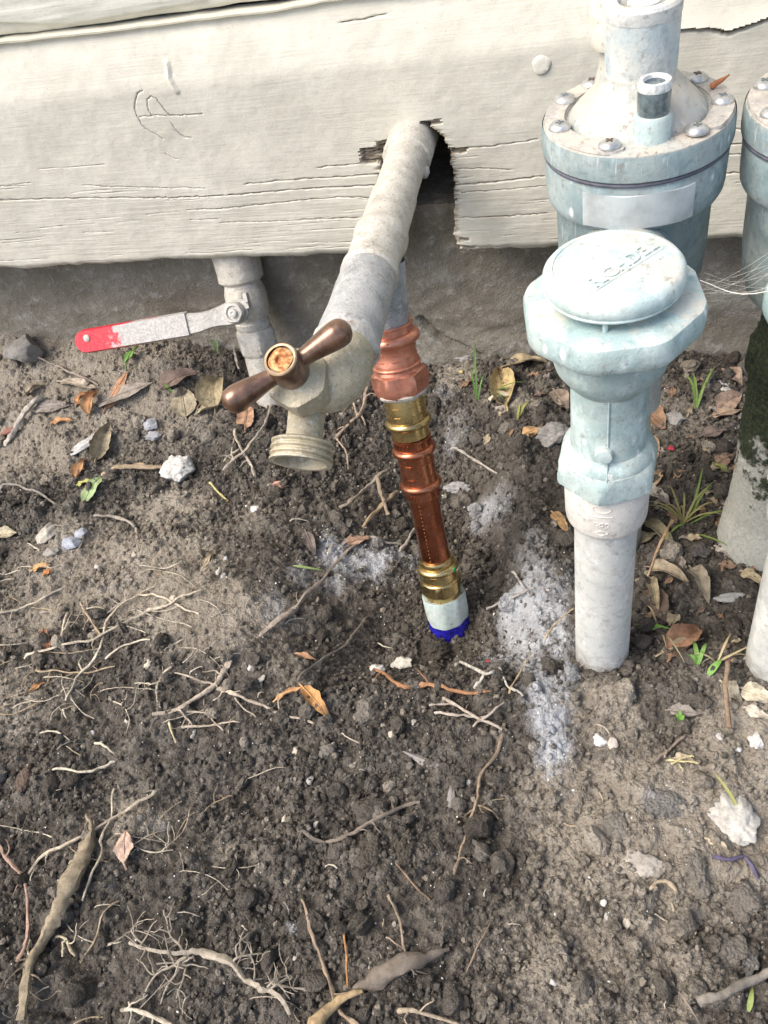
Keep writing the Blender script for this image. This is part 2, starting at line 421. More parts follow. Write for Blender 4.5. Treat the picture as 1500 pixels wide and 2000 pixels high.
MAT['green'] = m_objcolor('green_blade', .5, 240, .2)
MAT['root'] = m_objcolor('root_bark', .88, 260, .5, dirt=.35, bd=.0009)
MAT['stone'] = m_objcolor('chalky_stone', .88, 160, .40, dirt=.30)
MAT['clod'] = m_objcolor('soil_clod', .92, 300, .35, dirt=.35, bd=.0022)
MAT['web'] = m_plain('cobweb_silk', (.62, .60, .55), .8, 0, .2)
MAT['white_grain'] = m_plain('white_grain', (.70, .69, .66), .6, 0, .25, 500)

# ------------------------------------------------------------------ ground
BY = 0.218          # face of the lower board
BZ0, BZ1 = 0.110, 0.254
FY = 0.250          # face of the footing
def macro(x, y):
    x = np.asarray(x, float); y = np.asarray(y, float)
    z = .004*fbm(x, y, 9, 3, 3) + .0065*fbm(x, y, 24, 3, 9)
    A = np.array([-.084, .048]); B = np.array([-.118, .245]); d = (B-A); L = np.linalg.norm(d); d /= L
    s = (x-A[0])*d[0]+(y-A[1])*d[1]; w = (x-A[0])*d[1]-(y-A[1])*d[0]
    wob = .010*fbm(x, y, 22, 3, 21)
    right = 1-sstep(.016, .046, w+wob); left = sstep(-.125, -.012, w+wob)
    front = sstep(-.078, -.030, s+wob*.5)
    amp = .034*(1-.92*sstep(.085, .185, s))
    pit = np.minimum(right, 1)*left*front
    z = z*(1-.4*pit) - amp*pit
    z = z + .034*sstep(.13, .27, y)*sstep(-.24, -.36, x)
    z = z + .006*np.exp(-(((x+.09)/.055)**2+((y+.048)/.022)**2))           # spoil lip in front of the pit
    z = z + .008*np.exp(-(((x+.22)/.07)**2+((y+.0)/.05)**2))
    z = z - .012*np.exp(-(((x+.185)/.03)**2+((y+.105)/.022)**2))           # small dent in the foreground
    z = z + .006*np.exp(-(((x-.03)/.05)**2+((y+.10)/.05)**2))
    z = z + .0105*np.exp(-((x/.045)**2+((y+.012)/.035)**2)) + .0085*np.exp(-(((x-.085)/.04)**2+((y+.005)/.035)**2))   # soil packed round the pipes
    z = z + .006*sstep(.16, .25, y)*sstep(-.20, -.12, x)
    return z
def gp(px, py, lift=0.0):
    r = ray(px, py); t = np.arange(.2, 1.4, .0015); P = CAM[None]+r[None]*t[:, None]
    f = P[:, 2]-macro(P[:, 0], P[:, 1])-lift
    k = int(np.argmax(f < 0)) if (f < 0).any() else len(t)-1
    if k > 0:
        a = f[k-1]/(f[k-1]-f[k]+1e-12); return P[k-1]+(P[k]-P[k-1])*a
    return P[k]

def axis_grid(lo, hi, step, far_lo, far_hi, nfar=26):
    core = np.arange(lo, hi+step*.5, step)
    u = (np.linspace(0, 1, nfar+1)[1:])**2.6
    return np.concatenate([(lo-(lo-far_lo)*u)[::-1], core, core[-1]+(far_hi-core[-1])*u])
gx = axis_grid(-.56, .13, .00084, -6, 6); gy = axis_grid(-.245, .252, .00084, -8, .275, 26)
GX, GY = np.meshgrid(gx, gy)
base = macro(GX, GY)
def blob_field(lst):
    v = np.zeros_like(GX)
    for px, py, rx, ry, s in lst:
        c = gp(px, py); v = np.maximum(v, s*np.exp(-(((GX-c[0])/(rx*1e-3))**2+((GY-c[1])/(ry*1e-3))**2)))
    return v
nz1 = fbm(GX, GY, 32, 4, 40); nz2 = fbm(GX, GY, 90, 3, 44)
dry = blob_field([(40, 720, 150, 90, 1.0), (60, 830, 90, 55, .95), (210, 760, 90, 60, .95), (320, 990, 30, 22, 1.0), (270, 1110, 62, 38, 1.0), (390, 1180, 40, 28, 1.0), (160, 1090, 60, 34, .9), (60, 1180, 40, 34, .6), (430, 1010, 34, 24, .55), (30, 1350, 40, 50, .4),
                  (1130, 1620, 30, 46, .75), (1060, 1560, 16, 20, .5), (1280, 1540, 34, 22, .8), (1330, 1700, 42, 36, .68), (1440, 1640, 42, 50, .7), (1300, 1860, 60, 45, .52), (1120, 1880, 50, 50, .42), (960, 1930, 40, 30, .2), (560, 1290, 30, 15, .3), (890, 720, 18, 18, .7), (1340, 800, 40, 40, .45), (1200, 1400, 34, 22, .6), (1450, 1450, 36, 36, .6), (1010, 760, 30, 20, .5), (250, 1600, 30, 22, .45)])
patch = np.clip(-.16+.55*fbm(GX, GY, 11, 4, 611)+.42*fbm(GX, GY, 55, 3, 617), 0, .5)
wet = np.exp(-(((GX+.10)/.055)**2+((GY-.12)/.10)**2))
dry = np.clip(np.maximum(dry, patch*(1-.8*wet))*(1+.6*nz1)+.12*nz2*(dry > .1), 0, 1)
white = blob_field([(705, 1100, 34, 19, .95), (760, 1090, 20, 14, .8), (620, 1130, 24, 15, .62), (525, 1180, 24, 18, .5), (1045, 1180, 20, 36, 1.1), (1060, 1260, 18, 24, 1.1), (1065, 1330, 16, 24, 1.05), (1075, 1400, 12, 18, .9), (1080, 1460, 11, 14, .85), (1035, 1080, 18, 24, .65), (960, 1000, 18, 22, .6), (900, 850, 14, 26, .55), (860, 760, 12, 16, .5), (1090, 1510, 9, 9, .7), (990, 1290, 20, 16, .6), (1000, 1200, 16, 16, .6), (300, 1610, 12, 9, .55), (1290, 1560, 22, 9, .45), (570, 1810, 6, 5, .5), (990, 700, 12, 9, .35), (130, 1060, 10, 8, .5)])
wisp = fbm(GX, GY*.6, 70, 4, 641, .65)
white = np.clip(white*(.88+.75*wisp+.2*nz1), 0, 1)
w1 = fbm(GX, GY, 260, 3, 501); w2 = fbm(GX, GY, 260, 3, 511); w3 = fbm(GX, GY, 620, 2, 521); w4 = fbm(GX, GY, 620, 2, 531)
c1, i1 = domes(GX+.0036*w1+.004*nz1, GY+.0036*w2+.004*nz2, .015, 100, .25, .72, .55)
c2, i2 = domes(GX+.0018*w1+.0006*w3, GY+.0018*w2+.0006*w4, .0060, 200, .3, .75, .9)
c3, i3 = domes(GX+.0009*w3, GY+.0009*w4, .0026, 300, .35, .8, .95)
rough = .72+.28*fbm(GX, GY, 16, 2, 70)
smoothm = np.clip(dry*.75, 0, .75)
lump0, i0 = domes(GX+.006*w1+.006*nz1, GY+.006*w2+.006*nz2, .030, 900, .25, .7, .6)
lr = sstep(-.02, .04, GX)*sstep(-.03, -.08, GY)
Z = base + (c1*.50*(1-.45*smoothm) + c2*.60*(1-.6*smoothm) + c3*.75*(1-.45*smoothm))*rough + lump0*(.16+.30*lr) + .0016*fbm(GX, GY, 420, 2, 60)*(1-.5*smoothm) - .0035
near = (1-sstep(0, .02, np.maximum(np.maximum(-.56-GX, GX-.13), np.maximum(-.245-GY, 0))))
Z = (base-.0005)*(1-near)*sstep(1.5, .0, np.hypot(GX, GY))+Z*near
tone = np.clip(.25*i1*(c1 > 0)+.45*i2*(c2 > 0)+.35*i3+.25*nz1, 0, 1)
del c1, c2, c3
# shallow drag marks and cracks in the trampled crust at lower right
ny, nx = GX.shape
idx = np.arange(ny*nx).reshape(ny, nx)
quads = np.stack([idx[:-1, :-1], idx[:-1, 1:], idx[1:, 1:], idx[1:, :-1]], -1).reshape(-1, 4)
gme = mesh_np('ground', np.stack([GX, GY, Z], -1).reshape(-1, 3), quads, None, MAT['soil'], True, None, {'dry': dry.ravel(), 'white': white.ravel(), 'tone': tone.ravel()})
ground = bpy.data.objects.new('ground', gme); COL.objects.link(ground); ground['kind'] = 'structure'
# smoothed surface for placing things
def blur(a, k):
    for ax in (0, 1):
        c = np.cumsum(np.pad(a, [(k+1, k) if i == ax else (0, 0) for i in (0, 1)], mode='edge'), axis=ax)
        a = (np.take(c, range(2*k+1, c.shape[ax]), ax)-np.take(c, range(0, c.shape[ax]-2*k-1), ax))/(2*k+1)
    return a
ZS = blur(Z, 5)
def look(F, x, y):
    i = np.clip(np.searchsorted(gx, x)-1, 0, nx-2); j = np.clip(np.searchsorted(gy, y)-1, 0, ny-2)
    return F[j, i]
def zs(x, y): return look(ZS, x, y)
def gpz(px, py, lift=0.0):
    p = gp(px, py, lift); p[2] = float(zs(p[0], p[1]))+lift; return p

# loose crumbs lying on the soil: far too many to count
def ico(sub):
    t = (1+5**.5)/2
    V = np.array([(-1, t, 0), (1, t, 0), (-1, -t, 0), (1, -t, 0), (0, -1, t), (0, 1, t), (0, -1, -t), (0, 1, -t), (t, 0, -1), (t, 0, 1), (-t, 0, -1), (-t, 0, 1)], float)
    F = [(0, 11, 5), (0, 5, 1), (0, 1, 7), (0, 7, 10), (0, 10, 11), (1, 5, 9), (5, 11, 4), (11, 10, 2), (10, 7, 6), (7, 1, 8), (3, 9, 4), (3, 4, 2), (3, 2, 6), (3, 6, 8), (3, 8, 9), (4, 9, 5), (2, 4, 11), (6, 2, 10), (8, 6, 7), (9, 8, 1)]
    V /= np.linalg.norm(V, axis=1)[:, None]; V = list(map(tuple, V))
    for _ in range(sub):
        cache = {}; F2 = []
        def mid(a, b):
            k = (min(a, b), max(a, b))
            if k not in cache:
                p = unit((np.array(V[a])+np.array(V[b]))/2); V.append(tuple(p)); cache[k] = len(V)-1
            return cache[k]
        for a, b, c in F:
            d, e, f = mid(a, b), mid(b, c), mid(c, a); F2 += [(a, d, f), (b, e, d), (c, f, e), (d, e, f)]
        F = F2
    return np.array(V), np.array(F)
def scatter(name, n, rlo, rhi, power, sub, mat, sink, tone_fn=None, region=(-.545, .115, -.235, .245), accept=None, seed=1, flat=.75):
    r = np.random.default_rng(seed)
    x = r.uniform(region[0], region[1], n); y = r.uniform(region[2], region[3], n)
    # keep what the camera side can see, with a margin
    P = np.stack([x, y, np.zeros(n)], 1)-CAM; zz = P@FW; u = 750+FPX*(P@RT)/zz; v = 1000+FPX*(P@DN)/zz
    k = (u > -150) & (u < 1650) & (v > 560) & (v < 2150)
    if accept is not None: k &= r.uniform(0, 1, n) < accept(x, y)
    x, y = x[k], y[k]; n = len(x)
    rad = rlo*(rhi/rlo)**(r.uniform(0, 1, n)**power)
    z = look(Z, x, y)+rad*sink
    V0, F0 = ico(sub); nv = len(V0)
    # random rotation + anisotropic scale + lumpy offset per crumb
    q = r.normal(size=(n, 4)); q /= np.linalg.norm(q, axis=1)[:, None]; a, b, c, d = q.T
    R = np.stack([np.stack([1-2*(c*c+d*d), 2*(b*c-a*d), 2*(b*d+a*c)], -1), np.stack([2*(b*c+a*d), 1-2*(b*b+d*d), 2*(c*d-a*b)], -1), np.stack([2*(b*d-a*c), 2*(c*d+a*b), 1-2*(b*b+c*c)], -1)], 1)
    lump = 1+r.uniform(-.30, .30, (n, nv))
    if sub >= 2:
        off = r.uniform(0, 900, (n, 1)); vx, vy, vz = V0.T
        lump = 1+.55*fbm(vx[None]*1.3+off, vy[None]*1.3+vz[None]*1.7+off*.37, 1.0, 3, 5, .75)
    L = V0[None]*lump[..., None]*np.stack([r.uniform(.8, 1.25, n), r.uniform(.7, 1.1, n), r.uniform(flat*.8, flat*1.25, n)], -1)[:, None, :]
    W = np.einsum('nij,nvj->nvi', R, L)*rad[:, None, None]
    W += np.stack([x, y, z], -1)[:, None, :]
    F = (F0[None]+(np.arange(n)*nv)[:, None, None]).reshape(-1, 3)
    t = np.where(r.uniform(0, 1, n) < .10, r.uniform(.7, 1.15, n), r.uniform(0, .75, n)**1.7)
    at_ = {'dry': np.repeat(np.clip(look(dry, x, y)*r.uniform(.5, 1.3, n)+ (r.uniform(0, 1, n) < .05)*.6, 0, 1), nv), 'white': np.repeat(np.clip(look(white, x, y)*r.uniform(.3, 1.35, n), 0, 1), nv), 'tone': np.repeat(t, nv)}
    me = mesh_np(name, W.reshape(-1, 3), None, F, mat, sub > 0, 40, at_)
    o = bpy.data.objects.new(name, me); COL.objects.link(o); o['kind'] = 'stuff'
    return o
def acc(x, y): return np.clip(1.0-.95*look(dry, x, y)-.7*look(white, x, y), .10, 1)*np.clip(.35+1.2*fbm(x, y, 14, 3, 77)+.4, .15, 1)
cr = scatter('soil_crumbs', 78000, .00055, .0021, 1.5, 0, MAT['crumb'], .35, accept=acc, seed=11)
cr['label'] = 'small dark soil crumbs lying loose on the ground'
cr = scatter('soil_clods', 2900, .0018, .0064, 2.4, 2, MAT['crumb'], .30, accept=acc, seed=12)
cr['label'] = 'larger dark soil clods lying loose on the ground'
cr = scatter('mineral_grains', 9000, .00022, .00065, 1.8, 0, MAT['white_grain'], .6, accept=lambda x, y: np.clip(.14+1.0*look(white, x, y)+.25*fbm(x, y, 10, 2, 5), 0, 1), seed=13)
cr['label'] = 'tiny white mineral grains sprinkled over the soil'

# ------------------------------------------------------------------ house wall
def polyline_dist(X, Zc, pts):
    d = np.full(X.shape, 1e9)
    for (ax, az), (bx, bz) in zip(pts[:-1], pts[1:]):
        vx, vz = bx-ax, bz-az; L2 = vx*vx+vz*vz+1e-15
        t = np.clip(((X-ax)*vx+(Zc-az)*vz)/L2, 0, 1)
        d = np.minimum(d, np.hypot(X-ax-t*vx, Zc-az-t*vz))
    return d
def wpt(px, py, y=BY): q = on(px, py, 1, y); return (q[0], q[2])
wall = thing('house_wall', 'cream painted timber siding above a rough concrete footing, notched round a pipe', 'wall', (-.10, BY, 0))

xs = axis_grid(-.50, .125, .0013, -2.2, 1.8, 16)
xs = np.unique(np.round(np.concatenate([xs, np.arange(wpt(255, 230)[0], wpt(400, 230)[0], .00043)]), 6)); xs = xs[np.concatenate([[True], np.diff(xs) > .0001])]
zs_ = np.concatenate([np.arange(BZ0, .2205, .00042), np.linspace(.2208, BZ1, 64)])
X, ZZ = np.meshgrid(xs, zs_)
nr = np.random.default_rng(5)
# notch outline: left and right edges by height
lz = [.100, .150, .1664, .172, .1799, .184, .188, .1902, .1915]; lx = [-.139, -.138, -.1356, -.1345, -.1314, -.1275, -.1225, -.1165, -.1090]
rz = [.100, .1080, .113, .1208, .135, .1507, .165, .1724, .1795, .1839, .187, .1895, .1915]; rx = [-.0925, -.0935, -.0958, -.0972, -.0950, -.0932, -.0934, -.0935, -.0950, -.0975, -.1010, -.1035, -.1070]
rown = np.arange(len(zs_))
spl = np.repeat(nr.normal(0, .0011, len(zs_)//3+1), 3)[:len(zs_)]+nr.normal(0, .0005, len(zs_))
spl2 = np.repeat(nr.normal(0, .0006, len(zs_)//4+1), 4)[:len(zs_)]+nr.normal(0, .00035, len(zs_))
xl = np.interp(zs_, lz, lx)+spl; xr = np.interp(zs_, rz, rx)+spl2
inrow = zs_ < .1912
bev = sstep(.218, .2225, ZZ)
Yd = .0095*np.clip((ZZ-.2205)/(BZ1-.2205), 0, 1)**1.35*sstep(.214, .232, ZZ)           # sloped weathered top of the board
grain = fbm(X*1.0, ZZ*22, 26, 3, 81); fineg = fbm(X*.5, ZZ*30, 90, 2, 85)
weath = sstep(.185, .135, ZZ)*(.6+.6*fbm(X, ZZ*3, 9, 3, 83))+.22
Yd = Yd + .00008*grain*np.clip(weath, .10, 1.3) + .00009*fineg*np.clip(weath, .15, 1.2) + .0007*fbm(X, ZZ*2, 12, 3, 88) + .00022*fbm(X, ZZ, 130, 3, 89)
cr_list = []
def crack(pxs, w=.0005, d=.0018):
    P = np.array([wpt(*q) for q in pxs]); n_ = max(10, int(np.linalg.norm(np.diff(P, axis=0), axis=1).sum()/.0025))
    P = catmull(np.column_stack([P, np.zeros(len(P))]), n_)[:, :2]; P[1:-1] += nr.normal(0, .00022, (len(P)-2, 2))
    cr_list.append(([tuple(q) for q in P], w, d))
crack([(0, 390), (180, 387), (350, 386), (450, 381), (560, 372), (740, 361)], .0005, .0014)
crack([(365, 410), (430, 408), (520, 399), (640, 387), (730, 386)], .0004, .0012)
crack([(480, 360), (560, 352), (650, 347), (738, 340)], .0005, .0014)
crack([(620, 328), (680, 322), (740, 316)], .0004, .0014)
crack([(160, 362), (260, 366), (400, 368)], .0003, .0009); crack([(0, 364), (50, 363)], .0003, .0009)
crack([(430, 436), (560, 432), (700, 424)], .0003, .0008); crack([(590, 428), (700, 426)], .0004, .001)
crack([(890, 290), (960, 286), (1050, 272)], .0004, .0012); crack([(890, 363), (980, 354), (1060, 345)], .0005, .0015)
crack([(895, 376), (990, 370), (1070, 362)], .0003, .001); crack([(900, 425), (1000, 420), (1070, 415)], .0004, .0012)
crack([(905, 480), (960, 478), (1000, 476)], .0004, .001); crack([(895, 330), (940, 330), (1000, 332)], .0003, .0009)
crack([(1410, 252), (1452, 252)], .0004, .0012); crack([(1405, 282), (1455, 281)], .0004, .0012); crack([(1400, 302), (1450, 301)], .0004, .0012); crack([(1395, 341), (1450, 338)], .0004, .0012)
# the knot
crack([(268, 183), (262, 205), (268, 228), (285, 252), (318, 272)], .00045, .0010); crack([(268, 183), (278, 178)], .00045, .001)
crack([(287, 195), (290, 215), (297, 228)], .00045, .0007); crack([(287, 195), (300, 190), (315, 207), (332, 226)], .00045, .0009); crack([(332, 226), (395, 223)], .0004, .0012)
crack([(322, 128), (330, 158), (345, 178)], .0022, -.0012); crack([(335, 240), (350, 262), (372, 272)], .00045, .0006); crack([(272, 229), (300, 226), (332, 226)], .0003, .001)
crack([(322, 300), (335, 308), (348, 311)], .0003, .0008); crack([(340, 255), (360, 268), (375, 270)], .0003, .0008)
crack([(660, 53), (690, 48), (750, 38)], .0005, .0015); crack([(1320, 62), (1380, 57), (1405, 61), (1420, 66), (1450, 57), (1500, 40), (1600, 20)], .0011, .0045)
for k in range(80):
    x0 = nr.uniform(-.5, .12); z0 = BZ0+.004+abs(nr.normal(0, .034)); ln = nr.uniform(.006, .05)
    if z0 > .205: continue
    s_ = nr.uniform(-.03, .03); cr_list.append(([(x0, z0), (x0+ln*.5, z0+s_*ln*.5+nr.normal(0, .0003)), (x0+ln, z0+s_*ln)], nr.uniform(.0002, .00028), nr.uniform(.0003, .0008)))
raw = np.zeros_like(X)
for pts, w, d in cr_list:
    a = np.array(pts); m = (X > a[:, 0].min()-.004) & (X < a[:, 0].max()+.004) & (ZZ > a[:, 1].min()-.004) & (ZZ < a[:, 1].max()+.004)
    if not m.any(): continue
    dd = polyline_dist(X[m], ZZ[m], pts); v = np.clip(1-dd/(w*1.05), 0, 1)
    Yd[m] += d*v
    if d > 0: raw[m] = np.maximum(raw[m], sstep(.35, .95, v)*min(1, d/.0012)*(1.25+.75*fbm(X[m], ZZ[m], 120, 2, 444)))
# lifted paint lip above the long flake crack at upper right
fl = [wpt(*q) for q in [(1320, 56), (1380, 52), (1420, 58), (1450, 50), (1500, 33), (1600, 13)]]
m = (X > fl[0][0]-.002); dd = polyline_dist(X, ZZ, fl); fz = np.interp(X, [q[0] for q in fl], [q[1] for q in fl])
Yd -= np.where((ZZ > fz) & m, .0022*np.exp(-dd/.006), 0)
# chipped pockets beside the notch
def chip(px0, py0, px1, py1, d):
    (a, b), (c, e) = wpt(px0, py0), wpt(px1, py1)
    jx = .0012*fbm(X*0, ZZ, 700, 2, 31); jz = .0006*fbm(X, ZZ*0, 240, 2, 33)
    m = (X+jx > a) & (X+jx < c) & (ZZ+jz < b) & (ZZ+jz > e)
    Yd[m] += d*(1+.5*fbm(X[m], ZZ[m]*10, 120, 2, 35)); raw[m] = np.maximum(raw[m], .85)
chip(704, 290, 752, 300, .005); chip(704, 303, 750, 319, .004); chip(735, 276, 765, 288, .003); chip(770, 250, 800, 258, .003); chip(822, 236, 862, 244, .0025); chip(880, 290, 912, 300, .003)
chip(885, 478, 930, 486, .0025); chip(883, 462, 915, 468, .002)
# rounded, ragged bottom edge
be = .0022*fbm(X, ZZ*0, 30, 4, 91)+.001*fbm(X, ZZ*0, 140, 3, 92)
low = np.clip(1-(ZZ-BZ0)/.006, 0, 1); Yd += .0045*low**2
ZZ2 = ZZ + be*np.clip(1-(ZZ-BZ0)/.012, 0, 1)
topj = .0016*fbm(X, ZZ*0, 22, 4, 95); ZZ2 = ZZ2 + topj*np.clip(1-(BZ1-ZZ)/.008, 0, 1)
# right-hand stub drops a little below the left-hand run
ZZ2 -= np.where(X > -.115, .0025*np.clip(1-(ZZ-BZ0)/.03, 0, 1), 0)
XX = X.copy()
edge = np.clip(1-np.minimum(np.abs(X-xl[:, None]), np.abs(X-xr[:, None]))/.0035, 0, 1)*inrow[:, None]
raw = np.maximum(raw, edge*(.4+.6*(fbm(X, ZZ*6, 160, 2, 97) > 0)))
Yd += edge*.0012*np.clip(fbm(X, ZZ*5, 200, 2, 98)+.3, 0, 1)
xc = (xs[:-1]+xs[1:])/2; zc_ = (zs_[:-1]+zs_[1:])/2
xlc = (xl[:-1]+xl[1:])/2; xrc = (xr[:-1]+xr[1:])/2
keep = ~((xc[None] > xlc[:, None]) & (xc[None] < xrc[:, None]) & inrow[:-1, None])
for r_ in np.where(inrow)[0]:
    XX[r_, np.argmin(np.abs(xs-xl[r_]))] = xl[r_]; XX[r_, np.argmin(np.abs(xs-xr[r_]))] = xr[r_]
nb, nc = X.shape; bi = np.arange(nb*nc).reshape(nb, nc)
qs = np.stack([bi[:-1, :-1], bi[:-1, 1:], bi[1:, 1:], bi[1:, :-1]], -1)[keep]
V = np.stack([XX, BY+Yd, ZZ2], -1).reshape(-1, 3)
E_ = np.concatenate([qs[:, [0, 1]], qs[:, [1, 2]], qs[:, [2, 3]], qs[:, [3, 0]]]); key = np.sort(E_, 1); kk = key[:, 0].astype(np.int64)*nb*nc+key[:, 1]
u_, inv, cnt = np.unique(kk, return_inverse=True, return_counts=True); bd = E_[cnt[inv] == 1]
bv = np.unique(bd); remap = -np.ones(len(V), int); steps = [0, .006, .014, .024]; layers = [bv]
VB = [V]; RB = [raw.ravel()]; off = len(V); prev = np.arange(len(V)); Q_ = [qs]
for d in steps[1:]:
    remap = -np.ones(len(V), int); remap[bv] = off+np.arange(len(bv))
    W = V[bv].copy(); W[:, 1] = BY+d; W[:, [0, 2]] += nr.normal(0, .00035, (len(bv), 2))*(W[:, 2:] < .24)
    VB.append(W); RB.append(np.where(V[bv][:, 2] > .24, .1, .8)); off += len(bv)
    Q_.append(np.stack([prev[bd[:, 1]], prev[bd[:, 0]], remap[bd[:, 0]], remap[bd[:, 1]]], 1)); prev = remap
V = np.concatenate(VB)-np.array(wall.location)
me = mesh_np('board', V, np.concatenate(Q_), None, MAT['paint'], True, 60, {'raw': np.concatenate(RB)})
board = bpy.data.objects.new('board', me); COL.objects.link(board); board.parent = wall; board['label'] = 'lower siding board with a ragged notch cut for the pipe'
# upper board
xs2 = axis_grid(-.50, .125, .0018, -2.2, 1.8, 14); u2 = np.concatenate([np.linspace(0, 1, 14), np.linspace(1, 2, 60)[1:], [2.6, 4, 8, 14, 19.6]])
XU, UU = np.meshgrid(xs2, u2)
ZU = np.where(UU <= 1, .2542+.010*UU, .2642+(UU-1)*.045); YU = np.where(UU <= 1, .2325+.006-.006*np.sqrt(np.clip(1-(1-UU)**2, 0, 1)), .2325)
YU = YU+(.0005*fbm(XU, ZU*12, 24, 3, 181)+.0009*fbm(XU, ZU*2, 14, 3, 188))*(UU <= 2.0)*(XU > -.51)*(XU < .13)
ZU = ZU+np.where(UU <= 1, (1-UU)*(.0016*fbm(XU, UU*0, 20, 4, 195)+.0008), 0)
stp = [wpt(0, 45, .2315), wpt(140, 50, .2315), wpt(250, 30, .2315), wpt(400, 5, .2315)]
XUm = np.interp(XU, [q[0] for q in stp], [q[1] for q in stp]); YU -= .0016*sstep(-.0006, .0006, ZU-XUm)*(XU < stp[-1][0])
nb, nc = XU.shape; bi = np.arange(nb*nc).reshape(nb, nc); qs = np.stack([bi[:-1, :-1], bi[:-1, 1:], bi[1:, 1:], bi[1:, :-1]], -1).reshape(-1, 4)
me = mesh_np('board', np.stack([XU, YU, ZU], -1).reshape(-1, 3)-np.array(wall.location), qs, None, MAT['paint_up'], True, 60, {'raw': np.zeros(nb*nc)})
ub = bpy.data.objects.new('board', me); COL.objects.link(ub); ub.parent = wall; ub['label'] = 'upper siding board above the dark joint'
# caulk smears in the joint
for pxs, r_ in (([(235, 62), (262, 66), (285, 62), (300, 60)], .0016), ([(355, 60), (372, 72), (385, 75)], .0014), ([(480, 42), (500, 45), (520, 30)], .0014)):
    P = catmull([np.array([wpt(a, b, .232)[0], .2315, wpt(a, b, .232)[1]]) for a, b in pxs], 12)
    part('caulk_smear', tube(P, r_*(.7+.5*np.abs(np.sin(np.arange(12)*1.7))), 8), MAT['galv'], ub)
# nail heads
def nail(px, py, r, y=BY):
    x, z = wpt(px, py, y); w = lambda t, rr, h: rr*(1+.05*math.sin(3*t+1)+.03*math.sin(5*t))
    part('nail_head', lathe([(r, -.0015), (r*1.03, .0003), (r*.97, .0007), (r*.86, .0011), (r*.5, .0012), (0.0, .0011)], (x, y, z), (0, -1, .08), seg=26, mod=w), MAT['paint_up'], board)
nail(1058, 126, .0047); nail(1488, -2, .005, .2255)
# footing
xs3 = axis_grid(-.56, .125, .0024, -2.2, 1.8, 14); z3 = np.arange(-.10, .1265, .0018)
XF, ZF = np.meshgrid(xs3, z3)
YF = FY+.0022*fbm(XF, ZF*1.6, 30, 4, 301)+.0009*fbm(XF, ZF, 200, 3, 303)
fr_ = sstep(.045, .0, ZF)*(.5+fbm(XF, ZF, 25, 2, 307)); YF += .006*fr_*fbm(XF, ZF*1.5, 110, 3, 305)-.004*sstep(.03, .0, ZF)
fcr = polyline_dist(XF, ZF, [wpt(820, 625, FY), wpt(860, 660, FY), wpt(895, 672, FY), wpt(940, 690, FY)]); YF += .006*np.clip(1-fcr/.003, 0, 1)
nb, nc = XF.shape; bi = np.arange(nb*nc).reshape(nb, nc); qs = np.stack([bi[:-1, :-1], bi[:-1, 1:], bi[1:, 1:], bi[1:, :-1]], -1).reshape(-1, 4)
Vf = np.stack([XF, YF, ZF], -1).reshape(-1, 3); tb = np.stack([xs3, np.full(nc, .53), np.full(nc, .1262)], -1)
qt = np.stack([bi[-1, :-1], bi[-1, 1:], nb*nc+np.arange(1, nc), nb*nc+np.arange(nc-1)], -1)
me = mesh_np('footing', np.vstack([Vf, tb])-np.array(wall.location), np.vstack([qs, qt]), None, MAT['concrete'], True, 60)
fo = bpy.data.objects.new('footing', me); COL.objects.link(fo); fo.parent = wall; fo['label'] = 'rough stained concrete footing below the boards'
part('sheathing_and_light_block', [box((-.2, .52, .60), 4.0, .02, .96), box((-.2, .385, 1.09), 4.0, .30, .02), box((-2.21, .385, .55), .02, .30, 1.2), box((1.81, .385, .55), .02, .30, 1.2)], MAT['cavity'], wall)  # back sheathing, plus unseen top and ends added to keep the cavity dark

# ------------------------------------------------------------------ galvanised pipe
G0 = np.array([-.1165, .250, .1790]); G1 = np.array([-.1110, .0165, .1775]); gd = unit(G1-G0)
def gpos(y): t = (y-G0[1])/(G1[1]-G0[1]); return G0+(G1-G0)*t
gpipe = thing('water_pipe', 'cream painted iron water pipe coming out through the wall notch to a tee', 'pipe', gpos(.2))
def gl(y0, y1, prof, **k): return lathe(prof, gpos(y0), gd, seg=44, **k)
def lum(a, sd): 
    ph = [random.uniform(0, 6) for _ in range(4)]
    return lambda t, r, h: r*(1+a*(math.sin(2*t+ph[0]+h*300)+.7*math.sin(5*t+ph[1]-h*420)+.5*math.sin(9*t+ph[2]+h*900)))
L = .250-.105
part('pipe_run', gl(.250, .1, [(.0116, -.05), (.0116, .02)]+[(.0115+.0001*math.sin(k*2.3), .02+k*(L-.02)/14) for k in range(1, 15)], mod=lum(.006, 1)), MAT['galv'], gpipe)
el = part('coupling', gl(.236, .2, [(.0112, -.02), (.0136, -.018), (.0138, 0), (.0138, .030), (.0137, .0325), (.0132, .0342), (.0119, .0348), (.0117, .036)], mod=lum(.008, 2)), MAT['galv'], gpipe)
part('weld_lump', lathe([(0, -.003), (.0028, -.002), (.0036, 0), (.003, .002), (0, .003)], gpos(.196)+np.array([.0105, 0, -.005]), (1, 0, -.3), seg=14), MAT['galv'], gpipe)
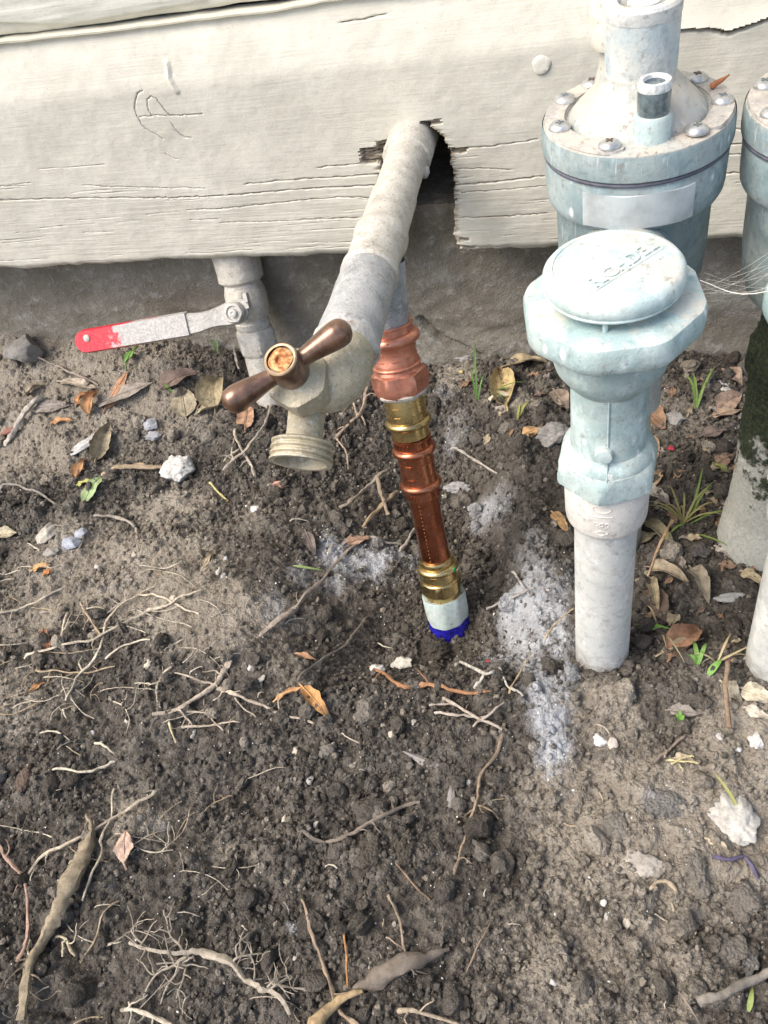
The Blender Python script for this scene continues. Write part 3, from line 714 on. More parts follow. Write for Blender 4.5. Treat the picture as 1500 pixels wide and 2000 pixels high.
# second raised collar half way, then the tee
part('collar', gl(.160, .1, [(.0117, -.002), (.0121, 0), (.0123, .001), (.0122, .030), (.0127, .0315), (.0127, .049)], mod=lum(.007, 3)), MAT['galv'], gpipe)
tee_o = part('tee', gl(.124, .1, [(.0118, -.001), (.0134, 0), (.0138, .001), (.0138, .005), (.0131, .0075), (.0130, .027), (.0137, .0295), (.0141, .031), (.0141, .0345), (.0133, .0356)], mod=lum(.008, 4)), MAT['galv'], gpipe)
part('nipple', gl(.0885, .1, [(.0120, -.001), (.0131, .0002), (.0134, .001), (.0134, .012), (.0136, .013), (.0135, .020), (.0137, .030), (.0142, .043), (.0145, .047), (.0145, .0510), (.0136, .0525), (.012, .053)], mod=lum(.009, 14)), MAT['galv_tee'], gpipe)
T0 = gpos(.106); RB = np.array([-.0905, .0345, -.044]); rd = unit(RB-T0); RL = np.linalg.norm(RB-T0)
part('branch', lathe([(.0105, .0), (.0118, .008), (.0122, .014), (.0121, .024), (.0112, .028), (.0105, .030), (.0104, .036)], T0, rd, seg=40, mod=lum(.006, 5)), MAT['galv_branch'], gpipe)
part('fillet', lathe([(.0138, .004), (.0133, .010), (.0124, .016), (.0121, .0185)], T0, rd, seg=40, mod=lum(.01, 6), caps=False), MAT['galv_branch'], tee_o)
part('sealant_ring', gl(.0375, .1, [(.0125, -.002), (.0145, -.0005), (.0150, .0018), (.0144, .0042), (.0136, .0058), (.012, .006)], mod=lum(.022, 7)), MAT['seal'], gpipe)

# ------------------------------------------------------------------ copper riser
cop = thing('copper_riser', 'copper and brass press fittings stepping down from the tee into the soil', 'pipe', RB)
s0 = .0335; KS = .902
def rh(h): return s0+(h-s0)*KS
def rl(prof, **k): return lathe([(r, rh(h)) for r, h in prof], T0, rd, seg=48, **k)
def bead(r, h, R, n=9): return [(r+R*math.sin(math.pi*k/(n-1)), h+R*1.15*(-math.cos(math.pi*k/(n-1)))) for k in range(n)]
# dusty copper adapter
a0 = s0
ad = part('copper_adapter', rl([(.0106, a0+.0005), (.0122, a0), (.0124, a0+.0012), (.0119, a0+.0018), (.0118, a0+.005)]+bead(.0118, a0+.0085, .0029)+[(.0117, a0+.0128), (.0113, a0+.0135), (.0113, a0+.020), (.0120, a0+.0215)]+bead(.0119, a0+.0245, .0010)+[(.0121, a0+.0265), (.0125, a0+.028)]), MAT['copper_top'], cop)
part('hex_collar', rl([(.0124, a0+.0275), (.0142, a0+.0285), (.0152, a0+.0315), (.0152, a0+.0365), (.0140, a0+.0395), (.0128, a0+.0415), (.0108, a0+.0420)], mod=lambda t, r, h: hex_mod(.0152)(t, r, h)*(1+.02*math.sin(7*t)+.015*math.sin(11*t+1))), MAT['copper_top'], ad)
part('sealant_rim', rl([(.0126, a0+.0400), (.0136, a0+.0406), (.0132, a0+.0420), (.0121, a0+.0432), (.0106, a0+.0438)], mod=lum(.035, 9)), MAT['seal'], ad)
b0 = a0+.0435
br = part('brass_coupling', rl([(.0106, b0-.002), (.0108, b0), (.0108, b0+.0125)]+bead(.0107, b0+.0168, .0021)+[(.0106, b0+.0200), (.0103, b0+.0260), (.0098, b0+.0265), (.0088, b0+.0265)]), MAT['brass'], cop)
c0 = b0+.0255
cc = part('copper_coupling', rl([(.0086, c0-.003), (.0088, c0+.0010), (.0108, c0+.0016), (.0107, c0+.0022), (.0102, c0+.0030), (.0102, c0+.0068)]+bead(.0101, c0+.0098, .0022)+[(.0099, c0+.0132), (.0099, c0+.0300)]+bead(.0099, c0+.0335, .0021)+[(.0098, c0+.0368), (.0097, c0+.0420), (.0090, c0+.0424), (.0086, c0+.0424)]), MAT['copper'], cop)
# stamped witness marks round the press zones
def ticks(h0, h1, r, n, parent, mat, wfrac=.35):
    g = Geo(); x, y, z = frame(rd)
    for k in range(n):
        t = 2*math.pi*k/n; e = x*math.cos(t)+y*math.sin(t); s_ = -x*math.sin(t)+y*math.cos(t)
        g.add(*box(T0+z*rh((h0+h1)/2)+e*r, .0006, r*2*math.pi/n*wfrac, (h1-h0), (e, s_, z)))
    part('stamped_mark', g, mat, parent)
ticks(c0+.0035, c0+.0063, .0101, 30, cc, MAT['copper_tube'], .22); ticks(c0+.0378, c0+.0412, .0097, 30, cc, MAT['copper_tube'], .22)
ticks(c0+.0172, c0+.0177, .0099, 9, cc, MAT['copper'], .5); ticks(c0+.0262, c0+.0267, .0099, 9, cc, MAT['copper'], .5)
ticks(b0+.0045, b0+.0050, .0108, 9, br, MAT['brass'], .5); ticks(b0+.0100, b0+.0105, .0108, 9, br, MAT['brass'], .5)
ticks(a0+.0148, a0+.0153, .0113, 8, ad, MAT['copper_top'], .5); ticks(a0+.0190, a0+.0195, .0113, 8, ad, MAT['copper_top'], .5)
t0 = c0+.0415
tb_ = part('copper_tube', rl([(.0085, t0-.003), (.0085, t0+.0510)]), MAT['copper_tube'], cop)
g = Geo(); x_, y_, z_ = frame(rd); toc = unit(CAM-T0)
ang = math.atan2(toc@y_, toc@x_)+.42
for k in range(16):
    e = x_*math.cos(ang)+y_*math.sin(ang); g.add(*lathe([(.00028, -.0001), (.00028, .00022), (0, .0003)], T0+z_*rh(t0+.004+k*.0027)+e*.0085, e, seg=6))
part('printed_dot', g, MAT['brass'], tb_)
e0 = t0+.0475
bb = part('brass_adapter', rl([(.0086, e0-.001), (.0098, e0-.0006), (.0102, e0+.0006), (.0100, e0+.003)]+bead(.0099, e0+.0065, .0024)+[(.0100, e0+.0100), (.0100, e0+.0140)]+bead(.0101, e0+.0168, .0016)+[(.0106, e0+.0195), (.0106, e0+.0290), (.0100, e0+.0305), (.009, e0+.0305)]), MAT['brass'], cop)
part('hex_band', rl([(.0100, e0+.0155), (.0121, e0+.0162), (.0130, e0+.0176), (.0130, e0+.0228), (.0118, e0+.0248), (.0104, e0+.0255)], mod=hex_mod(.0130, .3)), MAT['brass'], bb)
part('green_paint_dot', lathe([(.0016, -.0003), (.0016, .0004), (0, .0007)], T0+rd*rh(e0+.0052)+unit(np.array([.9, -.35, .1]))*.0118, (.9, -.35, .1), seg=12), m_plain('green_marker', (.02, .38, .10), .4), bb)
p0 = e0+.0300
pl = part('plastic_coupling', rl([(.0098, p0-.001), (.0127, p0-.0022), (.0130, p0), (.0129, p0+.012), (.0124, p0+.0185), (.0118, p0+.0192), (.0105, p0+.0192)], mod=lambda t, r, h: r*(1+.03*math.sin(3*t+2)+.02*math.sin(8*t))), MAT['mineral_pvc'], cop)
part('blue_primer_smear', rl([(.0100, p0+.0150), (.0121, p0+.0180), (.0122, p0+.024), (.0118, p0+.040), (.0115, p0+.065)], mod=lambda t, r, h: r*(1+.05*math.sin(3*t+.4)+.03*math.sin(7*t+1))), MAT['blue'], cop)

# ------------------------------------------------------------------ hose bib
bib = thing('hose_bib', 'weathered brass garden tap with a brown bronze T handle', 'tap', (-.112, .02, .165))
path = [gpos(.040), gpos(.033), gpos(.026), np.array([-.1125, .0200, .1752]), np.array([-.1160, .0165, .1722]), np.array([-.1205, .0160, .1700]), np.array([-.1242, .0165, .1690])]
rad_ = np.interp(np.linspace(0, 6, 40), range(7), [.0124, .0134, .0138, .0134, .0118, .0096, .0050])
body = part('body', [tube(catmull(path, 40), rad_, 40), lathe([(.0128, -.0), (.0137, .0008), (.0137, .0030), (.0130, .0040)], gpos(.036), gd, seg=40)], MAT['brass_old'], bib)
Hc = at(584, 742, .3470); Kn = at(549, 704, .3290); K = unit(Kn-Hc)
Ls = np.linalg.norm(Kn-Hc)
hexm = hex_mod(.0141, .45)
bon = part('bonnet_nut', lathe([(.0090, -.0160), (.0098, -.0090), (.0112, -.0095), (.0126, -.0088), (.0141, -.0078), (.0141, .0010), (.0130, .0024), (.0112, .0032), (.0085, .0050), (.0070, .0068), (.0050, .0085)], Hc, K, seg=60, mod=hexm), MAT['brass_old'], bib)
part('stem', lathe([(.0046, .004), (.0046, Ls-.004)], Hc, K, seg=20), MAT['brass_old'], bib)
# spout with hose thread
O = at(587, 905, .3610); So = at(602, 790, .3655); S = unit(O-So); Lsp = np.linalg.norm(O-So)
thr = [(.0090, -.004), (.0094, .004), (.0092, Lsp-.012)]
sp = part('spout', lathe([(.0085, -.012), (.0088, -.003), (.0082, .003), (.0078, Lsp-.013), (.0081, Lsp-.0105), (.0092, Lsp-.0095), (.0128, Lsp-.0090)], So, S, seg=44, caps=False), MAT['brass_old'], bib)
tp = [(.0080, Lsp-.0102), (.0118, Lsp-.0098), (.0128, Lsp-.0092)]
for k in range(3):
    h = Lsp-.0088+k*.0027; tp += [(.0137, h), (.0137, h+.0008), (.0125, h+.0015), (.0126, h+.0022)]
tp += [(.0137, Lsp-.0008), (.0136, Lsp), (.0114, Lsp), (.0108, Lsp-.0008), (.0104, Lsp-.009), (.0064, Lsp-.0105), (.0060, Lsp-.028), (0, Lsp-.028)]
part('hose_thread', lathe(tp, So, S, seg=56), MAT['brass_old'], sp)
# handle: hub with two fat lobed arms
vv_ = unit(ray(550, 703)); hv = unit(RT-.64*DN); hv = unit(hv-vv_*((hv@K)/(vv_@K))); hw = np.cross(K, hv)
hub0 = Kn-K*.0135
MAT['bronze_worn'] = m_plain('worn_bronze', (.34, .25, .155), .4, .5, .3, 300)
hub = part('handle', lathe([(.0056, -.001), (.0068, 0), (.0073, .0012), (.0076, .0040), (.0076, .0100), (.0073, .0125), (.0069, .0136), (.0062, .0142), (.0058, .0142), (.0056, .0132), (0, .0132)], hub0, K, seg=48), MAT['bronze'], bib)
for sgn in (-1, 1):
    ts = np.linspace(.005, .0300, 34); P = [hub0+K*(.0068+.0010*math.sin((t-.005)/.025*1.6))+hv*sgn*t for t in ts]
    R = np.interp(ts, [.005, .0070, .010, .014, .019, .0235, .0265, .0282, .0293, .0300], [.0040, .0037, .0039, .0045, .0053, .0058, .0055, .0044, .0028, .0005])
    part('handle_arm', tube(P, R, 28), MAT['bronze'], hub)
part('cap_ring', lathe([(.0057, .0138), (.0068, .0139), (.0070, .0145), (.0065, .0149), (.0057, .0148)], hub0, K, seg=48, caps=False), MAT['bronze_worn'], hub)
part('handle_screw', lathe([(.0052, .0130), (.0051, .0142), (.0038, .0147), (.0022, .0146), (.0014, .0136), (0, .0136)], hub0, K, seg=30, mod=lambda t, r, h: r*(1+.05*math.sin(4*t))), MAT['rust_screw'], hub, label='rust stained handle screw')

# ------------------------------------------------------------------ ball valve behind
bvt = thing('ball_valve', 'grey shutoff valve under the siding with a worn red lever', 'valve', (-.2495, .198, 0))
B0 = np.array([-.2475, .1960, -.035]); B1 = on(468, 530, 1, .236); bd_ = unit(B1-B0)
zz = lambda z: (z-B0[2])/bd_[2]
def bl(prof, **k): return lathe([(r, zz(z)) for r, z in prof], B0, bd_, seg=44, **k)
part('riser', bl([(.0125, -.03), (.0122, .030), (.0118, .034)], mod=lum(.012, 11)), MAT['galv'], bvt)
part('union_nut', bl([(.0105, .033), (.0126, .0335), (.0154, .036), (.0154, .0485), (.0130, .0512), (.0108, .052)], mod=hex_mod(.0154, .2)), MAT['galv'], bvt)
vb = part('valve_body', bl([(.0108, .050), (.0122, .0522), (.0125, .0535), (.0125, .0562), (.0115, .0572), (.0116, .0588), (.0134, .0605), (.0148, .066), (.0152, .072), (.0146, .078), (.0130, .083), (.0126, .086)], mod=lum(.008, 12)), MAT['galv'], bvt)
part('upper_pipe', bl([(.0138, .084), (.0160, .086), (.0164, .092), (.0168, .106), (.0170, .14)], mod=lum(.015, 13)), MAT['galv'], bvt)
Pv = on(463, 610, 1, .203); Pe = on(160, 668, 1, .192); Vax = B0+bd_*zz(Pv[2])
ld = unit(Pe-Pv); nv = -unit(ray(400, 620)); nv = unit(nv-ld*(nv@ld)); lw = np.cross(nv, ld); lw = lw if lw[2] > 0 else -lw
part('stem', lathe([(.0075, -.002), (.0070, .012), (.0050, .0125), (.0050, np.linalg.norm(Pv-Vax)+.002)], Vax, Pv-Vax, seg=24), MAT['galv'], bvt)
def strip(stations, th):
    """stations: (distance along, half width, centre offset across, offset along normal)"""
    V = []; Q = []; n = len(stations)
    for s_, hw_, co, no in stations:
        c = Pv+ld*s_+lw*co+nv*no
        for a, b in ((-1, -.5), (-.86, .5), (.86, .5), (1, -.5), (.8, -.75), (-.8, -.75)): V.append(c+lw*hw_*a+nv*th*b)
    for k in range(n-1):
        for j in range(6): Q.append([k*6+j, k*6+(j+1) % 6, k*6+6+(j+1) % 6, k*6+6+j])
    V.append(np.mean(V[:6], 0)); V.append(np.mean(V[-7:-1], 0)); T = []
    for j in range(6): T += [[(j+1) % 6, j, n*6], [(n-1)*6+j, (n-1)*6+(j+1) % 6, n*6+1]]
    return np.array(V), Q, T
Ltot = np.linalg.norm(Pe-Pv)
lev = part('lever', strip([(-.0085, .0040, .002, .0), (-.006, .0072, .001, 0), (0, .0082, 0, 0), (.008, .0078, -.0002, .0002), (.014, .0066, -.0006, .001), (.020, .0060, -.0012, .0026), (.027, .0066, -.0020, .0040), (.034, .0074, -.0018, .0044), (.060, .0077, -.0008, .0044), (Ltot-.004, .0074, 0, .0044)], .0026), MAT['lever'], bvt, 30)
# stop tab folded up beside the nut
part('stop_tab', [box(Pv-ld*.0095+lw*.006+nv*.001, .0026, .0095, .0050, (ld, lw, nv)), box(Pv-ld*.0105+lw*.0085+nv*.0035, .0026, .006, .004, (ld, lw, nv))], MAT['lever'], lev)
part('stem_nut', lathe([(.0070, .001), (.0074, .0022), (.0074, .0058), (.0064, .0072), (.0050, .0074), (.0046, .0062), (.0030, .0062), (.0028, .0085), (.0012, .0090), (0, .0084)], Pv, nv, seg=36, mod=lambda t, r, h: min(poly_mod(6, .92)(t, r, h), r) if h < .0073 else r), MAT['lever'], lev)
gsl = Geo(); st = []
for s_ in np.linspace(.036, Ltot+.001, 70):
    e = min(1.0, max(0.0, (Ltot+.001-s_)/.007)); hw_ = .0086*math.sqrt(max(.02, 1-(1-e)**2)); k_ = (s_-.036)/(Ltot-.035)
    st.append((s_, hw_, -.0015*(1-k_), .0044))
V_, Q_2, T_2 = strip(st, .0052); ii = np.arange(len(V_))//6; frac = np.clip(ii/70., 0, 1)
ring = np.arange(len(V_)) % 6
tone_ = np.clip(1.05-.98*frac**1.1, 0, 1); tone_ = np.where((ring == 0) | (ring == 3) | (ring > 3), tone_-.30, tone_)
gsl.add(V_, Q_2, T_2, tone_)
slv = part('lever_sleeve', gsl, MAT['red'], lev, 40, label='red plastic lever sleeve, worn to bare grey along its length')
part('rivet', lathe([(.0026, .002), (.0026, .0036), (.0015, .0042), (0, .0042)], Pv+ld*(Ltot-.0095)+nv*.0040+lw*.002, nv, seg=18), MAT['lever'], slv)

# ------------------------------------------------------------------ sprinkler valves
def text_geo(txt, size, o, xdir, ydir, depth):
    cu = bpy.data.curves.new('lettering', 'FONT'); cu.body = txt; cu.size = size; cu.extrude = depth/2; cu.align_x = 'CENTER'; cu.align_y = 'CENTER'; cu.resolution_u = 3; cu.offset = size*.012
    ob = bpy.data.objects.new('lettering_tmp', cu); COL.objects.link(ob)
    dg = bpy.context.evaluated_depsgraph_get(); me = bpy.data.meshes.new_from_object(ob.evaluated_get(dg))
    V = np.array([v.co for v in me.vertices]); T = []
    me.calc_loop_triangles(); T = np.array([t.vertices for t in me.loop_triangles])
    bpy.data.objects.remove(ob); bpy.data.curves.remove(cu); bpy.data.meshes.remove(me)
    zd = np.cross(xdir, ydir)
    return np.asarray(o)+np.outer(V[:, 0], xdir)+np.outer(V[:, 1], ydir)+np.outer(V[:, 2], zd), None, T

def sprinkler(name, label, M, mossy=False):
    base = M[:3, 3]; t = thing(name, label, 'valve', base)
    P = lambda nm, sh, mat, par=t, **k: part(nm, sh, mat, par, M=M, **k)
    # --- outlet leg: pipe, coupling, hex, neck
    P('riser_pipe', lathe([(.0134, -.04), (.0134, .03), (.01335, .07), (.0133, .121)], mod=lum(.006, 20), seg=44), MAT['pvc_pipe'])
    cp = P('coupling', lathe([(.0134, .1165), (.0158, .1168), (.0166, .1180), (.0169, .1200), (.0173, .1440), (.0165, .1455)], seg=52), MAT['pvc_coupling'])
    ax = unit(np.array([-.12, -1, 0])); e = np.array([0, -1, 0.])
    ov = [np.array([.0036*math.cos(a), 0, .0021*math.sin(a)]) for a in np.linspace(0, 2*math.pi, 24)]
    def onc(u, z, r): a = u/r-math.pi/2-.08; return np.array([r*math.cos(a), r*math.sin(a), z])
    P('embossed_ring', tube([onc(v[0], .1372+v[2], .01712) for v in ov], .00032, 6, False), MAT['pvc_coupling'], cp)
    P('embossed_diamond', tube([onc(.0026*a, .1225+.0016*b, .0170) for a, b in ((0, 1), (.5, .5), (1, 0), (.5, -.5), (0, -1), (-.5, -.5), (-1, 0), (-.5, .5), (0, 1))], .0003, 6, False), MAT['pvc_coupling'], cp)
    P('embossed_bar', tube([onc(u, .1325, .0171) for u in np.linspace(-.0042, .0042, 8)], .00026, 6), MAT['pvc_coupling'], cp)
    for u in (-.0022, 0, .0022):
        P('embossed_letter', tube([onc(u+.0008*math.cos(a), .1278+.0010*math.sin(a), .0171) for a in np.linspace(.7, 5.4, 9)], .00026, 6), MAT['pvc_coupling'], cp)
    P('side_lug', lathe([(.0020, -.001), (.0020, .0010), (.0015, .0016), (0, .0018)], onc(-.0268, .1400, .0171), onc(-.0268, 0, 1), seg=14), MAT['pvc_coupling'], cp)
    nk = P('neck', lathe([(.0150, .140), (.0176, .1432), (.0178, .1480), (.0178, .1545), (.0174, .1572), (.0160, .1592), (.0146, .1604), (.0142, .163), (.0141, .190), (.0146, .1935), (.0165, .196)], seg=56), MAT['pvc'])
    P('hex_flats', lathe([(.0165, .1420), (.0192, .1422), (.0205, .1428), (.0209, .1440), (.0209, .1478), (.0196, .1520), (.0179, .1545), (.0170, .1552)], seg=96, mod=lambda t_, r, h: hex_mod(.0209, .12)(t_, r, h)), MAT['pvc'], nk)
    P('mould_seam', tube([np.array([.0001, -r-.0001, z]) for r, z in ((.0178, .1480), (.0178, .1545), (.0162, .1590), (.0142, .164), (.0141, .178), (.0141, .192))], .00045, 6), MAT['pvc'], nk)
    P('boss', lathe([(.0034, -.002), (.0034, .0016), (.0030, .0026), (.0012, .0029), (0, .0029)], (-.0012, -.0141, .1655), (-.05, -1, .1), seg=22), MAT['pvc'], nk)
    # --- vacuum breaker body: bowl, octagonal rim, post, cap
    vbk = P('breaker_body', lathe([(.0138, .1900), (.0165, .1935), (.0195, .1985), (.0210, .2045), (.0213, .2120), (.0240, .2150), (.02905, .2146), (.0298, .2156), (.0302, .2180), (.0301, .2228), (.0294, .2245), (.0280, .2252), (.0190, .2256), (.0100, .2266), (.006, .2285)], seg=96, mod=lambda t_, r, h: (min(poly_mod(8, .965, .22)(t_, r, h), r) if r > .0235 else r)), MAT['pvc'])
    P('bridge', [lathe([(.0185, -.0), (.0190, .030), (.0175, .062)], (0.001, .018, .200), (.07, 1, .02), seg=36)], MAT['pvc_rear'], vbk)
    cap = P('cap', lathe([(.0060, .2280), (.0190, .2290), (.0214, .2293), (.0222, .2298), (.0224, .2304), (.0219, .2308), (.0226, .2318), (.0228, .2334), (.0224, .2352), (.0214, .2365), (.0203, .2370), (.0193, .23715), (.0190, .2368), (.0186, .2370), (.0, .23705)], seg=88), MAT['pvc_cap'])
    for a in (-95, 25, 145):
        a = math.radians(a); P('spacer_post', lathe([(.00095, 0), (.0009, .0062)], (.0198*math.cos(a), .0198*math.sin(a), .2248), (0, 0, 1), seg=12), MAT['pvc_cap'], cap)
    # raised lettering across the cap
    q0 = on(1158, 556, 2, .2370); q1 = on(1272, 482, 2, .2370); xd = unit(q1-q0); yd = np.cross([0, 0, 1.], xd)
    P('lettering', text_geo('RICHDEL', .0072, (q0+q1)/2+np.array([0, 0, .0001]), xd, yd, .0010), MAT['pvc_cap'], cap)
    c_ = (q0+q1)/2
    P('lettering_frame', [tube([c_+xd*(-.0160)+yd*.0010, c_+xd*(-.0155)-yd*.0030, c_+xd*.0145-yd*.0036], .00035, 6), tube([c_-xd*.0175+xd*.0018*math.cos(a)+yd*.0018*math.sin(a)-yd*.0006 for a in np.linspace(0, 6.28, 18)], .0002, 6, False)], MAT['pvc_cap'], cap)
    # --- inlet leg with the diaphragm bonnet
    rc = np.array([.0060, .0855, 0]); ro = lambda r, z: (r, z)
    if not mossy: P('inlet_pipe', lathe([(.0134, -.04), (.0134, .10), (.0175, .105), (.0178, .16), (.021, .165)], rc, seg=40), MAT['pvc_pipe'])
    else:
        g = Geo(); Vv, Qq, Tt = lathe([(.0275, -.03), (.0272, .0), (.0264, .01), (.0252, .02)]+[(.0240-.00004*k, .025+.0025*k) for k in range(38)]+[(.0248, .122), (.0248, .135), (.0215, .14), (.021, .165)], rc+np.array([.004, .002, 0]), seg=110, mod=lambda t_, r, h: r*(1+.015*math.sin(3*t_+h*60)+.012*math.sin(7*t_-h*140)+(.05*max(0, math.sin(9*t_+40*math.sin(h*35)))*max(0, math.sin(h*190+5*t_))+.03*math.sin(23*t_+h*300)*math.sin(h*410-11*t_))*min(1, max(0, (h-.03)/.04))))
        g.add(Vv, Qq, Tt, np.clip((Vv[:, 2]-.035)/.075, -.35, 1)); P('inlet_pipe', g, MAT['mossy'], label='pale inlet pipe, its upper part black with moss')
    bod = P('valve_body', lathe([(.0200, .160), (.0262, .168), (.0292, .180), (.0300, .190), (.0302, .2160), (.0315, .2180)], rc, seg=64), MAT['pvc_rear'])
    lf = P('lower_flange', lathe([(.0300, .2165), (.0330, .2168), (.0338, .2185), (.0341, .2210), (.0343, .2330), (.0337, .2350), (.033, .2352)], rc, seg=80), MAT['pvc_rear'])
    P('diaphragm', lathe([(.0335, .2346), (.0347, .2350), (.0349, .2357), (.0346, .2363), (.0335, .2366)], rc, seg=80), m_plain('dark_rubber', (.10, .10, .13), .6), lf)
    # sticker on the front of the lower flange
    g = Geo(); a0_, a1_, nA = math.radians(-122), math.radians(-52), 26; Vs = []
    for k in range(nA):
        a = a0_+(a1_-a0_)*k/(nA-1)
        for z, r in ((.2185, .03455), (.2318, .03475)): Vs.append(rc+np.array([r*math.cos(a), r*math.sin(a), z+.0008*math.sin(k*.5)*(.3)]))
    for k in range(nA):
        a = a0_+(a1_-a0_)*k/(nA-1)
        for z, r in ((.2185, .0341), (.2318, .0343)): Vs.append(rc+np.array([r*math.cos(a), r*math.sin(a), z]))
    n2 = 2*nA; Qs = []
    for k in range(nA-1):
        i = 2*k; Qs += [[i, i+2, i+3, i+1], [i, n2+i, n2+i+2, i+2], [i+1, i+3, n2+i+3, n2+i+1]]
    Qs += [[0, 1, n2+1, n2], [n2-2, 2*n2-2, 2*n2-1, n2-1]]
    g.add(Vs, Qs); P('sticker', g, MAT['sticker'], lf, label='blank faded white sticker')
    bn = P('bonnet', lathe([(.0335, .2364), (.0346, .2368), (.0350, .2382), (.0350, .2450), (.0344, .2465), (.0330, .2470), (.0262, .2471), (.0258, .2462), (.0252, .2462), (.0246, .2478), (.0222, .2505), (.0182, .2545), (.0150, .2580), (.0136, .2600), (.0130, .2620)], rc, seg=88), MAT['pvc_dome'])
    P('bonnet_rim', lathe([(.0347, .2366), (.0353, .2372), (.0354, .2384), (.0353, .2440), (.0349, .2462)], rc, seg=88, caps=False), MAT['pvc_rear'], bn)
    # two steel ring segments under the screws
    for s_, e_ in ((math.radians(-40), math.radians(82)), (math.radians(98), math.radians(262))):
        Vr = []; n_ = 40
        for k in range(n_):
            a = s_+(e_-s_)*k/(n_-1); edge_ = min(1, min(k, n_-1-k)/2.5+.35)
            ri, ro_ = .0298-.0034*edge_, .0298+.0044*edge_
            for r, z in ((ri, .2469), (ri+.0002, .2479), (ro_-.0003, .2479), (ro_, .2469)): Vr.append(rc+np.array([r*math.cos(a), r*math.sin(a), z]))
        Qr = []
        for k in range(n_-1):
            i = 4*k; Qr += [[i+j, i+j+1, i+5+j, i+4+j] for j in range(3)]
        Qr += [[3, 2, 1, 0], [4*n_-4, 4*n_-3, 4*n_-2, 4*n_-1]]
        P('clamp_ring', (np.array(Vr), Qr, None), MAT['ring'], bn)
    for k, a in enumerate((126, 156, -158, -108, -47, 0, 43, 84)):
        a = math.radians(a); c = rc+np.array([.0298*math.cos(a), .0298*math.sin(a), .2478])
        sc = P('screw', lathe([(.0040, 0), (.0041, .0005), (.0037, .0014), (.0026, .0022), (.0015, .0024), (.0, .0024)], c, seg=24), MAT['steel'], bn)
        w = random.uniform(0, 1.5)
        P('screw_slot', [box(c+np.array([0, 0, .0023]), .0030, .0007, .0006, (np.array([math.cos(w), math.sin(w), 0]), np.array([-math.sin(w), math.cos(w), 0]), np.array([0, 0, 1.]))), box(c+np.array([0, 0, .00235]), .0030, .0007, .0006, (np.array([-math.sin(w), math.cos(w), 0]), np.array([-math.cos(w), -math.sin(w), 0]), np.array([0, 0, 1.])))], MAT['cavity'] if k % 3 == 0 else MAT['black_cap'], sc)
    # solenoid post, hollow at the top
    so = P('solenoid', lathe([(.0142, .2550), (.0128, .2580), (.0127, .2630), (.0128, .2810), (.0127, .2838), (.0120, .2846), (.0088, .2846), (.0082, .2835), (.0082, .2800), (.0060, .2796), (.0056, .2840), (.0, .2846)], rc+np.array([.0006, .0010, 0]), seg=60), MAT['pvc_post'])
    P('solenoid_cap', lathe([(.0129, .2800), (.0131, .2812), (.0130, .2840), (.0122, .2850), (.0089, .2850), (.0086, .2842)], rc+np.array([.0006, .0010, 0]), seg=60, caps=False), MAT['pvc_pipe'], so)
    fc = P('flow_stem', lathe([(.0075, .2540), (.0062, .2590), (.0058, .2655), (.0058, .2760)], rc+np.array([-.0085, .0135, 0]), seg=28), MAT['pvc_dome'])
    P('flow_knob', lathe([(.0070, .2660), (.0086, .2664), (.0094, .2680), (.0096, .2720), (.0096, .3050), (.0090, .3062), (.0, .3062)], rc+np.array([-.0085, .0135, 0]), seg=36), m_pvc('faded_knob', (.62, .60, .52), (.68, .66, .58), (.6, .55, .45), .4, .2), fc)
    bs = rc+np.array([.0052, -.0215, 0])
    bl_ = P('bleed_boss', lathe([(.0072, .2440), (.0068, .2478), (.0066, .2545), (.0061, .2556), (.0050, .2558)], bs, seg=36), MAT['pvc'])
    P('bleed_screw', lathe([(.0046, .2550), (.0055, .2562), (.0057, .2580), (.0057, .2650), (.0051, .2660), (.0034, .2658), (.0031, .2652), (.0, .2653)], bs, seg=36, mod=lambda t_, r, h: r*(1+.012*math.sin(18*t_)) if r > .005 else r), MAT['black_cap'], bl_)
    P('bleed_ring', lathe([(.0034, .2655), (.0040, .2668), (.0054, .2668), (.0058, .2655), (.0058, .2640)], bs, seg=36, caps=False), MAT['clear'], bl_)
    return t
I4 = np.eye(4)
sprinkler('sprinkler_valve', 'complete pale grey plastic sprinkler valve with round lettered cap in front of the wall', I4)
Mr = Matrix.Translation((.0825, 0, 0)) @ Matrix.Rotation(math.radians(-1.4), 4, 'Y') @ Matrix.Rotation(math.radians(2.6), 4, 'Z')
sprinkler('sprinkler_valve', 'sprinkler valve on a mossy pipe, cut off by the right edge of the picture', np.array(Mr), True)

